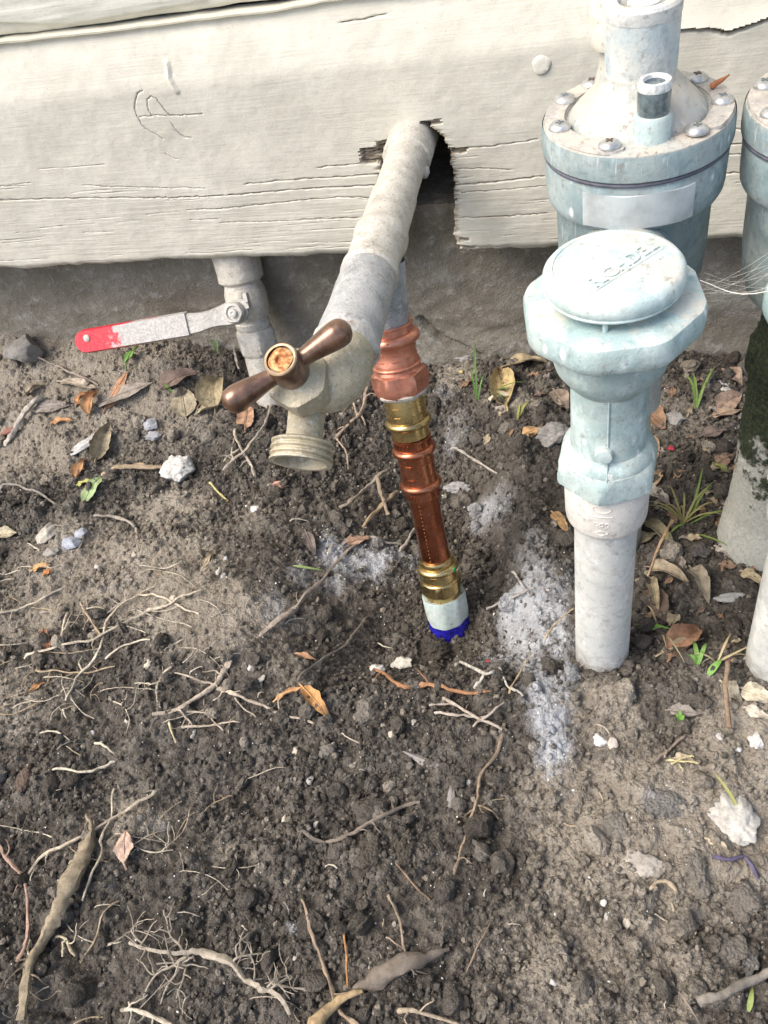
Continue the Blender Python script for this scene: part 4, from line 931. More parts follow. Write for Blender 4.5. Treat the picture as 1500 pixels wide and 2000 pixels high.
# ------------------------------------------------------------------ litter builders
DEPTH_PX = lambda p: FPX/proj(p)[2]
def root(name, label, cat, color, branches, group=None, lift=.0018, jit=.0007, hairs=0, seg=7):
    g = Geo(); allp = []
    for br_ in branches:
        pts, ra, rb = br_[:3]; lf_ = (br_[3] if len(br_) > 3 else lift)+.0006
        W = np.array([gpz(a, b) for a, b in pts]); k = DEPTH_PX(W.mean(0))
        ln = np.linalg.norm(np.diff(W, axis=0), axis=1).sum(); n = max(8, int(ln/.0026))
        C = catmull(W, n); tt = np.linspace(0, 1, n)
        mid = radlist(ra, rb, tt)/k
        C[:, 2] = look(ZS, C[:, 0], C[:, 1])*.6+.4*C[:, 2]+mid*.6+lf_+(.0006+.5*mid)*np.sin(np.arange(n)*.0026*140+pts[0][0])
        nr_ = np.random.default_rng(int(abs(pts[0][0]*7+pts[0][1]*13))+3)
        J = nr_.normal(0, 1, (n, 3)); J = (J+np.roll(J, 1, 0)+np.roll(J, -1, 0))/3
        C += J*np.minimum(jit, mid[:, None]*1.1); C[0, 2] -= .0012; C[-1, 2] -= .001
        R = mid*(1+.16*nr_.normal(0, 1, n)); R = np.clip(R, .00018, None)
        ph_ = nr_.uniform(0, 6, 3); g.add(*tube(C, R, seg, True, lambda th, u: 1+.10*np.sin(3*th+ph_[0]+u*9)+.07*np.sin(5*th+ph_[1]-u*17))); allp.append((C, R))
    nr_ = np.random.default_rng(len(label)*31+int(abs(branches[0][0][0][0])))
    for _ in range(hairs):
        C, R = allp[nr_.integers(len(allp))]; i = nr_.integers(1, len(C)-1); d = unit(C[i]-C[i-1]); s_ = unit(np.array([-d[1], d[0], 0]))*(1 if nr_.random() < .5 else -1)
        L_ = nr_.uniform(.005, .016); m_ = 6; P = [C[i]]; dr = unit(d*nr_.uniform(-.3, .8)+s_*nr_.uniform(.6, 1)+np.array([0, 0, nr_.uniform(0, .5)]))
        for q in range(m_): dr = unit(dr+nr_.normal(0, .28, 3)); P.append(P[-1]+dr*L_/m_)
        P = np.array(P); P[:, 2] = np.maximum(P[:, 2], look(ZS, P[:, 0], P[:, 1])+.0003)
        g.add(*tube(P, np.linspace(min(R[i]*.7, .0006), .00016, len(P)), 5))
    return solo(name, g, MAT['root'], label, cat, group, sharp=60, color=color)
def radlist(ra, rb, tt):
    if isinstance(ra, (list, tuple)): return np.interp(tt, np.linspace(0, 1, len(ra)), ra)
    return ra+(rb-ra)*tt

def leaf(label, base, tip, w, color, arch=.15, cup=.25, twist=0., name='dead_leaf', cat='leaf', group=None, lobes=0., lift=.0012, tipround=.6, curl=0., tilt=0., mat='leaf', notch=0.):
    """w = full width as a share of length; arch lifts the middle, cup raises the edges"""
    A = gpz(*base); B = gpz(*tip); L_ = np.linalg.norm(B-A); d = unit(B-A); s_ = unit(np.cross([0, 0, 1.], d)); up = np.cross(d, s_)
    nr_ = np.random.default_rng(int(abs(base[0]*3+base[1]*5+tip[0])))
    nu, nv_ = 21, 11; V = []; tn = []
    for i in range(nu):
        u = i/(nu-1); half = .5*w*L_*(math.sin(math.pi*u**tipround)**.75 if 0 < u < 1 else .03)
        half *= 1+lobes*math.sin(u*19+nr_.uniform(-.3, .3))*.5+nr_.normal(0, .045)
        tw = twist*(u-.5)+tilt
        ss = s_*math.cos(tw)+up*math.sin(tw); uu = up*math.cos(tw)-s_*math.sin(tw)
        c = A+d*L_*u+up*(arch*L_*math.sin(math.pi*u)+curl*L_*u*u)+np.array([0, 0, lift])
        for j in range(nv_):
            v = (j/(nv_-1)-.5)*2; a = half*v
            V.append(c+ss*a*(1-.12*abs(cup)*v*v)+uu*(cup*half*v*v+nr_.normal(0, .00012)+.0008*math.sin(u*9+v*2+base[0])*(.3+abs(v))))
            tn.append(1-min(1, abs(v)*6) if j != 5 else 1.)
    V = np.array(V); th = .00032; N = np.array(up)*th
    gz = look(ZS, V[:, 0], V[:, 1])+.0020; V[:, 2] = np.maximum(V[:, 2], gz)
    idx = np.arange(nu*nv_).reshape(nu, nv_); q = np.stack([idx[:-1, :-1], idx[1:, :-1], idx[1:, 1:], idx[:-1, 1:]], -1).reshape(-1, 4)
    if notch:
        kp = nr_.random(len(q)) > 0; q = q[kp]
    V2 = V-N; q2 = q[:, ::-1]+nu*nv_
    edge_ = [(idx[0, j], idx[0, j+1]) for j in range(nv_-1)]+[(idx[i, -1], idx[i+1, -1]) for i in range(nu-1)]+[(idx[-1, j+1], idx[-1, j]) for j in range(nv_-1)]+[(idx[i+1, 0], idx[i, 0]) for i in range(nu-1)]
    q3 = np.array([[b, a, a+nu*nv_, b+nu*nv_] for a, b in edge_])
    g = Geo(); g.add(np.vstack([V, V2]), np.vstack([q[:, ::-1], q2[:, ::-1], q3]), None, np.concatenate([tn, tn]))
    rib = V.reshape(nu, nv_, 3)[:, nv_//2]+np.array(up)*.0002
    stalk = A-d*L_*.12+np.array([0, 0, .001]); 
    g.add(*tube(np.vstack([stalk, rib[::2]]), np.linspace(.0006, .00022, len(rib[::2])+1), 5), a=np.ones(len(rib[::2])*5+5+2))
    return solo(name, g, MAT[mat], label, cat, group, sharp=70, color=color)

def stone(label, px, py, wpx, hpx, color, name='stone', cat='stone', group=None, flat=.55, seed=0, ang=0., sink=.25, jag=.25, sub=3):
    c = gpz(px, py); k = DEPTH_PX(c); V0, F0 = ico(sub); r = np.random.default_rng(seed+int(px*3+py))
    ra, rb = wpx/2/k, hpx/2/k*1.35; rc_ = min(ra, rb)*flat
    V = V0.copy()
    for _ in range(14):                                    # chip with random planes to give facets
        n_ = unit(r.normal(size=3)); dd = r.uniform(.55, .9); e = V@n_-dd; V -= np.where(e > 0, e, 0)[:, None]*n_*(.95)
    f1 = fbm(V[:, 0]*3+px, V[:, 1]*3+V[:, 2]*2.1+py, 1.0, 3, 5); V *= (1+jag*.6*f1)[:, None]
    f2 = fbm(V[:, 0]*9+px, V[:, 1]*9+V[:, 2]*7+py, 1.0, 3, 8); V *= (1+jag*.10*f2)[:, None]
    V = V*np.array([ra, rb, rc_]); ca, sa = math.cos(ang), math.sin(ang); V = V@np.array([[ca, sa, 0], [-sa, ca, 0], [0, 0, 1]])
    V = V+c+np.array([0, 0, rc_*(1-2*sink)])
    return solo(name, (V, None, F0), MAT['clod' if name == 'clod' else 'stone'], label, cat, group, sharp=45, color=color)

def blade(g, p0, p1, w, h, bend=0.):
    A = gpz(*p0); B = gpz(*p1); n = 12; P = []
    s_ = unit(np.cross(B-A, [0, 0, 1.])+1e-9)
    for i in range(n):
        u = i/(n-1); c = A+(B-A)*u+np.array([0, 0, .0012+h*math.sin(math.pi*min(1, u*.75))])+s_*bend*math.sin(math.pi*u); P.append(c)
    P = np.array(P); V = []
    for i, c in enumerate(P):
        u = i/(n-1); hw_ = w/2*min(1, .45+u*2.5)*(1-u**3.0)+.0001
        V += [c-s_*hw_+np.array([0, 0, hw_*.3]), c, c+s_*hw_+np.array([0, 0, hw_*.3]), c-np.array([0, 0, .00025])]
    Q = []
    for i in range(n-1):
        a = 4*i; Q += [[a, a+1, a+5, a+4], [a+1, a+2, a+6, a+5], [a+2, a+3, a+7, a+6], [a+3, a, a+4, a+7]]
    g.add(V, Q)

# ------------------------------------------------------------------ roots and twigs
PALE = (.56, .49, .38); TAN = (.42, .33, .22); BRN = (.24, .165, .11); GRY = (.30, .27, .24); ORG = (.55, .27, .10); PNK = (.40, .27, .21)
root('root', 'forked pale brown root with a stubby raised end, left of centre', 'root', (.46, .39, .31), [([(299, 1397), (345, 1388), (383, 1362), (420, 1339), (436, 1310), (448, 1285)], 3.5, 6, .001), ([(420, 1341), (467, 1362), (513, 1378), (560, 1395), (616, 1413)], 4, 2), ([(420, 1339), (387, 1327), (336, 1311)], 3, 1.5), ([(350, 1388), (401, 1392), (420, 1408), (436, 1427)], 2.5, 1.5), ([(350, 1420), (406, 1416), (467, 1409)], 3, 1.5), ([(352, 1390), (375, 1415)], 2.5, 1.5), ([(460, 1362), (478, 1385), (498, 1397)], 1.8, 1)], hairs=6, lift=.0012)
root('root', 'short yellowish rootlet below the forked pale root', 'root', (.55, .48, .30), [([(331, 1409), (338, 1430), (345, 1453)], 2.6, 2)])
root('root', 'crooked thin rootlet just above the forked pale root', 'root', PALE, [([(336, 1304), (308, 1332), (306, 1367), (317, 1388)], 2.2, 1.6), ([(308, 1332), (290, 1336), (262, 1334)], 1.6, 1), ([(308, 1352), (285, 1345)], 1.4, 1)], hairs=5)
root('root', 'long thin pale root running diagonally across the left middle', 'root', PALE, [([(50, 1287), (120, 1264), (200, 1240), (283, 1197), (333, 1180), (393, 1153)], 2.8, 2.2), ([(200, 1240), (213, 1207), (260, 1167), (300, 1143)], 2.4, 1.5)], hairs=4, lift=.002)
root('root', 'thin pale root dangling downward from the long diagonal root', 'root', (.58, .52, .41), [([(200, 1240), (194, 1278), (163, 1320), (147, 1353), (131, 1371)], 2.8, 1.8)], hairs=3)
root('root', 'thin straight root crossing above the long diagonal root', 'root', PALE, [([(263, 1160), (300, 1164), (333, 1173), (387, 1197)], 2.2, 2)])
root('root', 'fine root at the left edge pointing to the dry patch', 'root', PALE, [([(0, 1200), (50, 1187), (127, 1147)], 2.4, 1.6)], hairs=2)
root('root', 'fine short root meeting the diagonal root from above', 'root', TAN, [([(157, 1177), (173, 1207), (197, 1243)], 2, 1.6)], hairs=3)
root('root', 'pale upright rootlet left of the root junction', 'root', PALE, [([(133, 1200), (126, 1230), (117, 1267)], 2.8, 2), ([(128, 1218), (150, 1212)], 1.5, 1)], hairs=6)
root('root', 'thin pale rootlet lying just below the root junction', 'root', PALE, [([(210, 1287), (253, 1257), (293, 1247)], 2.4, 1.6)])
root('root', 'grey brown root with a bend at the far left, above the pale chip', 'root', GRY, [([(0, 957), (30, 947), (73, 963), (113, 987)], 3, 2.2)])
root('root', 'short grey root beside the round dry patch', 'root', (.34, .30, .26), [([(187, 1010), (230, 1017), (263, 1027)], 2.8, 3.4), ([(262, 1027), (268, 1052)], 3, 2.5)])
root('root', 'nearly horizontal thin root in the left foreground', 'root', TAN, [([(62, 1310), (110, 1312), (170, 1316), (225, 1302)], 1.8, 1.5)], hairs=2)
root('root', 'cream wavy root like a worm, left foreground', 'root', (.66, .60, .47), [([(98, 1507), (126, 1504), (161, 1511), (200, 1500), (226, 1490)], 2.0, 3.0)])
root('root', 'short cream curved root above the worm-like root', 'root', (.62, .56, .43), [([(182, 1448), (205, 1458), (222, 1474)], 2.6, 1.8)])
root('root', 'tiny thin cream rootlet at left, above the worm-like root', 'root', (.58, .52, .40), [([(82, 1432), (112, 1434), (140, 1448)], 1.8, 1.3)])
root('root', 'thick spindle-shaped tan root standing at lower left', 'root', (.31, .255, .175), [([(177, 1595), (184, 1623), (173, 1670), (154, 1717), (126, 1782), (93, 1829), (70, 1889), (56, 2000)], [3, 6, 15, 21, 15, 9, 9, 9], 0, .003)], hairs=4, jit=.0005, seg=12)
root('root', 'long thin root arching to the left of the spindle root', 'root', (.52, .45, .34), [([(308, 1544), (294, 1558), (261, 1572), (224, 1595), (191, 1619), (140, 1651), (79, 1679), (51, 1717)], 3.2, 2.4)], lift=.002, hairs=3)
root('root', 'thin wavy root descending right of the spindle root', 'root', PALE, [([(222, 1539), (217, 1586), (203, 1637), (205, 1670), (187, 1712), (159, 1756)], 2.2, 2.2)], lift=.002)
root('root', 'reddish brown root along the left edge of the foreground', 'root', PNK, [([(0, 1647), (19, 1684), (44, 1712), (56, 1773), (56, 1847), (37, 1880)], 3.5, 3.5)], hairs=3)
root('root', 'slim dull root slanting right of the spindle root', 'root', TAN, [([(233, 1759), (205, 1791), (187, 1838), (154, 1880)], 1.8, 1.3)])
root('root', 'curly cream root hooks beside the foot of the spindle root', 'root', (.62, .55, .39), [([(105, 1828), (125, 1832), (133, 1850), (146, 1868)], 3, 2.2, .002), ([(128, 1838), (122, 1868)], 2.6, 2.2), ([(62, 1835), (56, 1860), (72, 1878), (60, 1895)], 2.4, 1.8), ([(80, 1830), (72, 1862)], 2.2, 1.6)], hairs=2)
root('root', 'tangled grey root with many curling hairs, lower foreground', 'root', (.40, .35, .28), [([(257, 1843), (303, 1857), (364, 1866), (397, 1861), (443, 1880), (481, 1917), (513, 1938), (541, 1938), (567, 1985)], [3, 3.5, 5, 6.5, 6.5, 6, 5, 5, 3], 0, .0035), ([(336, 1833), (322, 1782)], 2.2, 1.5, .003), ([(364, 1866), (350, 1845), (336, 1833)], 3, 2, .003), ([(366, 1868), (340, 1890), (310, 1905), (285, 1935)], 3, 1.6, .003), ([(366, 1868), (345, 1905), (330, 1925), (312, 1958)], 3, 1.4, .002), ([(380, 1868), (352, 1880), (305, 1882)], 2.5, 1.2, .004), ([(370, 1870), (360, 1910), (345, 1950)], 2.5, 1.2, .002), ([(513, 1938), (545, 1925), (570, 1930), (612, 1935)], 3, 1.6, .003), ([(530, 1935), (555, 1912), (568, 1905)], 2.2, 1.2, .005), ([(535, 1936), (560, 1920), (575, 1912)], 2.2, 1.2, .004), ([(455, 1885), (480, 1870), (518, 1861)], 2.4, 1.3, .003), ([(495, 1925), (500, 1890), (492, 1868)], 2.4, 1.4, .003), ([(300, 1857), (270, 1838), (258, 1815)], 2, 1.2, .003)], hairs=60, jit=.0009)
root('root', 'pale knobbly root cut by the bottom edge, left of the tangle', 'root', (.58, .52, .41), [([(238, 1973), (280, 1978), (322, 1997), (350, 2020)], 4, 5), ([(254, 1956), (258, 1975)], 2.5, 2)], hairs=4)
root('root', 'long brown root slanting down to the bottom edge near the broken stick', 'root', (.33, .245, .175), [([(590, 1759), (607, 1805), (625, 1857), (639, 1903), (653, 1959), (691, 1997), (705, 2015)], 3.2, 4.5)], lift=.003)
root('root', 'short orange-brown root standing above the broken stick', 'root', ORG, [([(672, 1829), (679, 1871), (677, 1931)], 2.4, 2.2)], lift=.002)
root('stick', 'broken stick showing orange wood at the bottom edge', 'stick', (.46, .33, .18), [([(610, 2020), (655, 1966), (704, 1936)], [14, 11, 4], 0, .003)], seg=10)
root('root', 'fat soil-caked root lying in the lower centre', 'root', (.19, .16, .13), [([(689, 1929), (737, 1910), (790, 1887), (835, 1869), (876, 1852)], [6, 16, 18, 9, 3.5], 0, .001)], hairs=4, seg=12)
root('root', 'wavy grey-brown root in the centre foreground', 'root', (.22, .185, .15), [([(587, 1629), (617, 1640), (651, 1644), (692, 1632), (722, 1614), (760, 1595), (790, 1576), (820, 1569)], 4, 4)], hairs=4)
root('root', 'very long thin root running down right of centre', 'root', (.30, .225, .155), [([(985, 1411), (974, 1464), (940, 1520), (931, 1569), (910, 1632), (895, 1674), (887, 1704)], 3, 2.4), ([(931, 1574), (952, 1580), (972, 1598)], 1.8, 1.6)], hairs=5, lift=.0015)
root('root', 'orange-tinged root below the copper pipe', 'root', (.40, .20, .10), [([(722, 1302), (752, 1321), (782, 1340), (820, 1338), (850, 1340), (887, 1351), (962, 1359)], [2.4, 3.6, 5, 5, 4, 4, 3], 0)], hairs=2)
root('twig', 'pale forked twig nearest the copper pipe foot, right of it', 'twig', (.55, .52, .46), [([(889, 1308), (906, 1302), (951, 1329), (977, 1321)], 3.2, 3.2), ([(928, 1347), (951, 1329)], 3, 2.8), ([(970, 1305), (995, 1345), (1022, 1366)], 2.6, 2)], lift=.003)
root('twig', 'dry forked twig lying below the pale forked twig', 'twig', (.43, .37, .31), [([(865, 1362), (910, 1396), (947, 1411), (981, 1430)], 3.4, 2.4), ([(850, 1396), (887, 1405), (925, 1405), (959, 1400)], 3, 2.6), ([(838, 1381), (862, 1378), (884, 1378)], 2.4, 2.2), ([(925, 1424), (959, 1400), (985, 1380)], 2.6, 2)], lift=.003)
root('straw', 'thin straw-coloured stem leaning across the white crust', 'stem', (.50, .40, .24), [([(996, 1366), (1013, 1330), (1037, 1288)], 1.8, 1.5)], lift=.007)
root('root', 'short upright root above the soil-caked root', 'root', (.34, .27, .2), [([(760, 1749), (775, 1786), (786, 1835), (797, 1865)], 3.4, 2.2), ([(755, 1830), (775, 1845), (790, 1856)], 2, 1.6)], lift=.002)
root('root', 'pale root cut by the bottom edge, right of the broken stick', 'root', (.44, .36, .26), [([(779, 1970), (800, 1975), (827, 1985), (887, 2000), (905, 2012)], 5, 3)], hairs=2)
root('root', 'faint thin root between the wavy root and the soil-caked root', 'root', BRN, [([(775, 1689), (809, 1726), (839, 1756)], 1.8, 2.2)])
root('root', 'faint thin root at right of the soil-caked root', 'root', (.30, .22, .15), [([(957, 1806), (935, 1845), (910, 1900)], 2, 1.4)])
root('root', 'long kinked root curving through the white powder patch', 'root', (.33, .275, .225), [([(507, 1245), (535, 1225), (565, 1210), (575, 1195), (590, 1175), (635, 1135), (670, 1085), (710, 1055)], [3, 5, 6, 6, 4.5, 3.5, 3, 2.6], 0)], lift=.003, hairs=3)
root('twig', 'straight tan twig beside the copper tube', 'twig', (.42, .31, .20), [([(712, 1035), (750, 995), (782, 970)], 4, 3.4)], lift=.005)
root('twig', 'grey twig rising left of the copper tube', 'twig', (.34, .29, .23), [([(670, 1000), (690, 993), (710, 975), (735, 950), (760, 930)], 4, 3)], lift=.006)
root('twig', 'crooked short twig behind the straight tan twig', 'twig', (.30, .235, .17), [([(742, 950), (746, 975), (755, 995), (762, 1017)], 4.5, 4)], lift=.006)
root('root', 'thin grey root right of the white powder patch', 'root', (.36, .32, .28), [([(725, 1050), (755, 1062), (785, 1065)], 3, 2), ([(783, 1082), (798, 1062), (812, 1038)], 3.6, 3)], lift=.003)
root('root', 'dim root slanting into the pit edge below the powder', 'root', (.21, .18, .15), [([(585, 1335), (655, 1280), (690, 1245), (720, 1205)], 2.4, 2)])
root('root', 'thin pale root hanging below the tap handle', 'root', (.44, .38, .31), [([(441, 932), (470, 900), (497, 872), (520, 840), (534, 798)], 2.6, 2.6)], lift=.006)
root('root', 'branching root left of the tap spout', 'root', (.46, .40, .32), [([(460, 846), (466, 868), (478, 887), (490, 910), (499, 936)], 3, 2.4), ([(462, 850), (455, 890), (458, 910)], 2, 1.4), ([(470, 875), (440, 905)], 1.8, 1.2)], hairs=6, lift=.003)
root('root', 'branching root between the tap and the copper riser', 'root', (.40, .31, .235), [([(658, 861), (680, 839), (710, 809), (721, 768)], 3, 3.6), ([(700, 818), (690, 790)], 2, 1.4), ([(660, 862), (676, 887), (682, 921)], 2, 1.4), ([(706, 812), (715, 835)], 2, 1.6)], lift=.004, hairs=4)
root('root', 'thin pale root on the pit wall right of the riser', 'root', (.46, .42, .36), [([(880, 880), (905, 888), (930, 905), (970, 925)], 3, 2)], lift=.003)
root('stick', 'thick grey stick at the lower right edge', 'stick', (.25, .225, .19), [([(1360, 1962), (1412, 1944), (1465, 1921), (1520, 1898)], 9, 8, .004)], seg=10)
root('root', 'bent tan rootlet at lower right', 'root', (.47, .40, .29), [([(1311, 1756), (1318, 1780), (1326, 1801), (1345, 1815), (1360, 1824)], 2.6, 4)])
root('root', 'thin dark rootlet above the thick grey stick', 'root', (.30, .25, .20), [([(1326, 1940), (1345, 1970), (1364, 1996)], 1.8, 1.6)])
root('stick', 'short brown stick standing up by the right edge', 'stick', (.27, .19, .13), [([(1414, 1312), (1416, 1370), (1418, 1437)], 5, 5, .008)], seg=10)
root('stick', 'pale dry stick at the far left near the wall', 'stick', (.46, .42, .36), [([(10, 873), (45, 832), (87, 783)], 5, 6, .003)])
root('twig', 'pinkish twig with buds lying left of the white lump', 'twig', (.43, .33, .22), [([(200, 933), (225, 924), (253, 920), (285, 915), (317, 913)], [3, 5, 4, 5, 4], 0, .003), ([(255, 920), (268, 908), (282, 910)], 3, 3, .004)])
root('straw', 'short yellow straw on the soil left of the tap spout', 'stem', (.58, .50, .22), [([(410, 950), (443, 978)], 2.5, 2.2)], lift=.002)
root('root', 'purple stained rootlet near the large white lump', 'root', (.11, .095, .17), [([(1392, 1672), (1425, 1680), (1452, 1672), (1470, 1690), (1480, 1718)], 4, 4)], lift=.002)
root('root', 'tan root hook among clods at lower right', 'root', (.50, .40, .27), [([(1265, 1740), (1280, 1727), (1305, 1725), (1322, 1745)], 3, 4)], lift=.002)
root('straw', 'yellow straws crossing the small hollow at right', 'stem', (.60, .52, .27), [([(1300, 1490), (1330, 1495), (1360, 1500)], 2, 1.8, .005), ([(1310, 1498), (1340, 1488), (1352, 1486)], 1.8, 1.5, .006), ([(1325, 1494), (1332, 1510)], 1.6, 1.2, .004)])
root('root', 'brown root looping above the small hollow at right', 'root', (.32, .25, .2), [([(1278, 1490), (1290, 1472), (1310, 1460), (1338, 1438)], 3.5, 3), ([(1300, 1465), (1298, 1482)], 2.5, 2)], lift=.002)
root('twig', 'long straight twig leaning past the white pipe on the right', 'twig', (.42, .28, .17), [([(1262, 1145), (1285, 1090), (1312, 1030)], 2.6, 3.4)], lift=.010)
root('straw', 'thin straw slanting left of the white pipe foot', 'stem', (.50, .38, .22), [([(1065, 1255), (1090, 1225), (1120, 1200)], 1.8, 1.8)], lift=.006)
root('twig', 'grey twig reaching over the white crust', 'twig', (.42, .39, .36), [([(955, 1200), (985, 1185), (1015, 1165), (1045, 1150)], 3, 2.2), ([(1000, 1120), (1015, 1140), (1035, 1165)], 2.4, 1.6)], lift=.004)
root('root', 'thin brown root beside the red lever, below it', 'root', (.30, .25, .21), [([(70, 700), (120, 720), (190, 750)], 2.2, 2)], lift=.002)
root('root', 'upright thin root below the shutoff valve', 'root', (.42, .38, .33), [([(455, 655), (462, 690), (470, 725)], 2.6, 2.2)], lift=.004)
nr = np.random.default_rng(77)
for k in range(46):
    px, py = nr.uniform(10, 1490), nr.uniform(1000, 1990)
    if 1100 < px < 1260 and py < 1300: continue
    a = nr.uniform(0, 6.28); L_ = nr.uniform(14, 46); c = nr.uniform(-.5, .5)
    P = [(px+L_*t*math.cos(a+c*t), py+.75*L_*t*math.sin(a+c*t)) for t in (0, .35, .7, 1)]
    root('rootlet', 'tiny short %s rootlet lying loose on the soil' % ['pale', 'tan', 'grey', 'cream'][k % 4], 'root', [PALE, TAN, GRY, (.60, .55, .44)][k % 4], [(P, nr.uniform(1.0, 1.7), .9)], group='tiny loose rootlets', seg=5)

for k in range(70):
    px, py = (nr.uniform(0, 430), nr.uniform(1090, 1420)) if k < 46 else (nr.uniform(0, 560), nr.uniform(1500, 1990))
    a = nr.uniform(-.9, .5)+(math.pi if k % 2 else 0); L_ = nr.uniform(40, 130); c = nr.uniform(-.9, .9)
    P = [(px+L_*t*math.cos(a+c*t), py+.75*L_*t*math.sin(a+c*t)) for t in (0, .25, .5, .75, 1)]
    root('rootlet', 'fine curving %s hair root %s' % (['pale', 'tan', 'greyish', 'cream'][k % 4], 'near the long diagonal root at left' if k < 46 else 'near the spindle root at lower left'), 'root', [PALE, TAN, (.46, .40, .32), (.58, .52, .41)][k % 4], [(P, nr.uniform(1.0, 1.6), .7)], group='fine hair roots at the left', seg=5, hairs=int(k % 3), lift=.0012)

# ------------------------------------------------------------------ leaves
TL = (.40, .33, .225); BL = (.27, .165, .105); RL_ = (.42, .21, .10); OL = (.48, .26, .12); PL_ = (.58, .53, .43); GL = (.13, .27, .05); LG = (.34, .44, .22); GYL = (.33, .29, .25)
leaf('upright tan leaf behind the lower end of the tap handle', (362, 812), (356, 758), .75, (.44, .38, .26), .05, .2, tipround=.8, tilt=.15)
leaf('curled olive leaf directly behind the tap handle end', (420, 800), (428, 738), .8, (.40, .33, .20), .25, .7, .5)
leaf('broad pinkish brown leaf left of the tap handle', (318, 765), (385, 726), .7, (.30, .215, .175), .10, .3, .2, lobes=.08)
leaf('flat brown leaf under the tap handle', (390, 790), (440, 762), .45, BL, .08, .5)
leaf('thin olive leaf curled along the soil below the tap handle', (385, 806), (442, 790), .35, (.38, .33, .21), .14, .8)
leaf('small orange leaf hanging below the tap handle', (478, 835), (484, 785), .45, (.50, .30, .19), .05, .3)
leaf('narrow folded tan leaf standing left of the tap', (186, 900), (214, 822), .42, (.40, .34, .23), .04, .9, tilt=.5)
leaf('twisted rust brown leaf below the red lever', (205, 795), (254, 722), .34, (.44, .24, .14), .05, -.7, 1.4)
leaf('flat grey brown leaf beside the rust brown leaf', (190, 790), (300, 750), .36, GYL, .03, .1)
leaf('wide grey leaf lying flat at far left', (70, 800), (138, 795), .5, (.30, .27, .24), .03, .1)
leaf('orange curled leaf at left near the wall', (175, 810), (190, 760), .5, OL, .2, .8, .6)
leaf('small orange leaf fold at left near the wall', (150, 790), (175, 768), .5, (.55, .27, .12), .2, .7)
leaf('bright orange leaf scrap lying at left below the lever', (105, 830), (142, 820), .35, OL, .1, .5)
leaf('pointed pale leaf at far left under the lever', (120, 748), (190, 757), .25, (.45, .38, .30), .05, .4)
leaf('curled brown leaf at far left by the wall', (48, 770), (86, 748), .5, (.35, .29, .21), .15, .8)
leaf('small dark red leaf at the left edge', (0, 850), (38, 840), .5, (.26, .12, .09), .05, .3)
leaf('light green leaf with pointed tip left of the dry patch', (197, 935), (164, 990), .42, LG, .06, .25, name='green_leaf', mat='green', tipround=.8)
leaf('tiny bright green leaf below the red lever', (248, 716), (272, 682), .35, GL, .08, .3, name='green_leaf', mat='green', lift=.006)
leaf('orange leaf scrap left of the green leaf', (148, 930), (166, 895), .5, OL, .12, .6)
leaf('yellow green leaf scrap beside the orange scrap', (150, 945), (180, 938), .4, (.50, .48, .16), .1, .4)
leaf('pale pink oval leaf lying alone in the left foreground', (247, 1690), (251, 1628), .56, (.62, .44, .34), .05, .10, lobes=.10, tipround=.9, lift=.0045)
leaf('orange serrated leaf in the middle foreground', (592, 1345), (645, 1404), .36, (.58, .31, .12), .10, .5, .4, lobes=.16)
leaf('narrow orange folded leaf next to the serrated leaf', (540, 1368), (592, 1345), .22, (.62, .36, .17), .10, .9)
leaf('cluster scrap of orange leaf at left centre', (62, 1112), (98, 1102), .5, (.60, .38, .18), .12, .6)
leaf('small deep orange leaf scrap beside the cluster scrap', (85, 1122), (102, 1112), .7, (.62, .26, .09), .12, .5)
leaf('tiny rust leaf at left, below the pale pebbles', (85, 1232), (98, 1275), .3, (.42, .21, .12), .06, .4)
leaf('small orange scrap in the left foreground', (60, 1348), (88, 1333), .45, OL, .1, .5)
leaf('small rust scrap left of the orange-tinged root', (580, 1276), (618, 1290), .3, (.44, .25, .15), .08, .5)
leaf('pale brown leaf fragment in the white powder', (676, 1060), (722, 1048), .5, (.47, .30, .21), .04, .3)
leaf('dark narrow leaf beside the white powder', (598, 1040), (616, 1085), .4, (.20, .165, .145), .04, .4)
leaf('small red-brown scrap right of the tap spout', (536, 955), (565, 950), .45, (.45, .26, .19), .06, .4)
leaf('cupped tan leaf resting against the footing', (990, 718), (1068, 704), .42, (.45, .36, .22), .12, .5, tilt=-.2)
leaf('thin brown leaf below the cupped tan leaf', (1035, 735), (1078, 722), .2, (.30, .22, .17), .06, .5)
leaf('yellowish folded leaf near the footing', (990, 795), (975, 722), .5, (.55, .42, .20), .12, .9, .5)
leaf('rolled cream leaf below the yellowish folded leaf', (955, 792), (1002, 772), .35, (.56, .50, .37), .15, 1.1)
leaf('round orange leaf left of the valve neck', (1020, 850), (1050, 836), .95, (.60, .37, .18), .02, .12, tipround=1)
leaf('brown leaf tucked behind the valve neck on its left', (1082, 760), (1110, 800), .6, (.38, .30, .23), .08, .3)
leaf('narrow orange-brown leaf by the white coupling', (1080, 1000), (1110, 1045), .4, (.50, .31, .15), .06, .5)
leaf('broad brown leaf right of the valve neck', (1255, 800), (1298, 842), .7, (.38, .23, .14), .08, .3, lobes=.1)
leaf('brown leaf below the broad one, right of the valve neck', (1262, 855), (1285, 892), .55, (.37, .25, .16), .1, .4)
leaf('tan leaf beside the hex nut', (1270, 945), (1292, 915), .6, (.45, .32, .19), .1, .4)
leaf('grey lobed leaf right of the hex nut', (1262, 950), (1310, 985), .5, (.40, .37, .32), .1, .4, lobes=.2)
leaf('long olive leaf curled at right of the coupling', (1262, 1020), (1320, 1082), .32, (.33, .29, .18), .12, .9)
leaf('striped olive leaf beside the white pipe', (1240, 1062), (1285, 1040), .5, (.34, .30, .20), .1, .6)
leaf('large curled tan leaf right of the white pipe', (1268, 1110), (1345, 1140), .42, (.40, .33, .23), .14, .8)
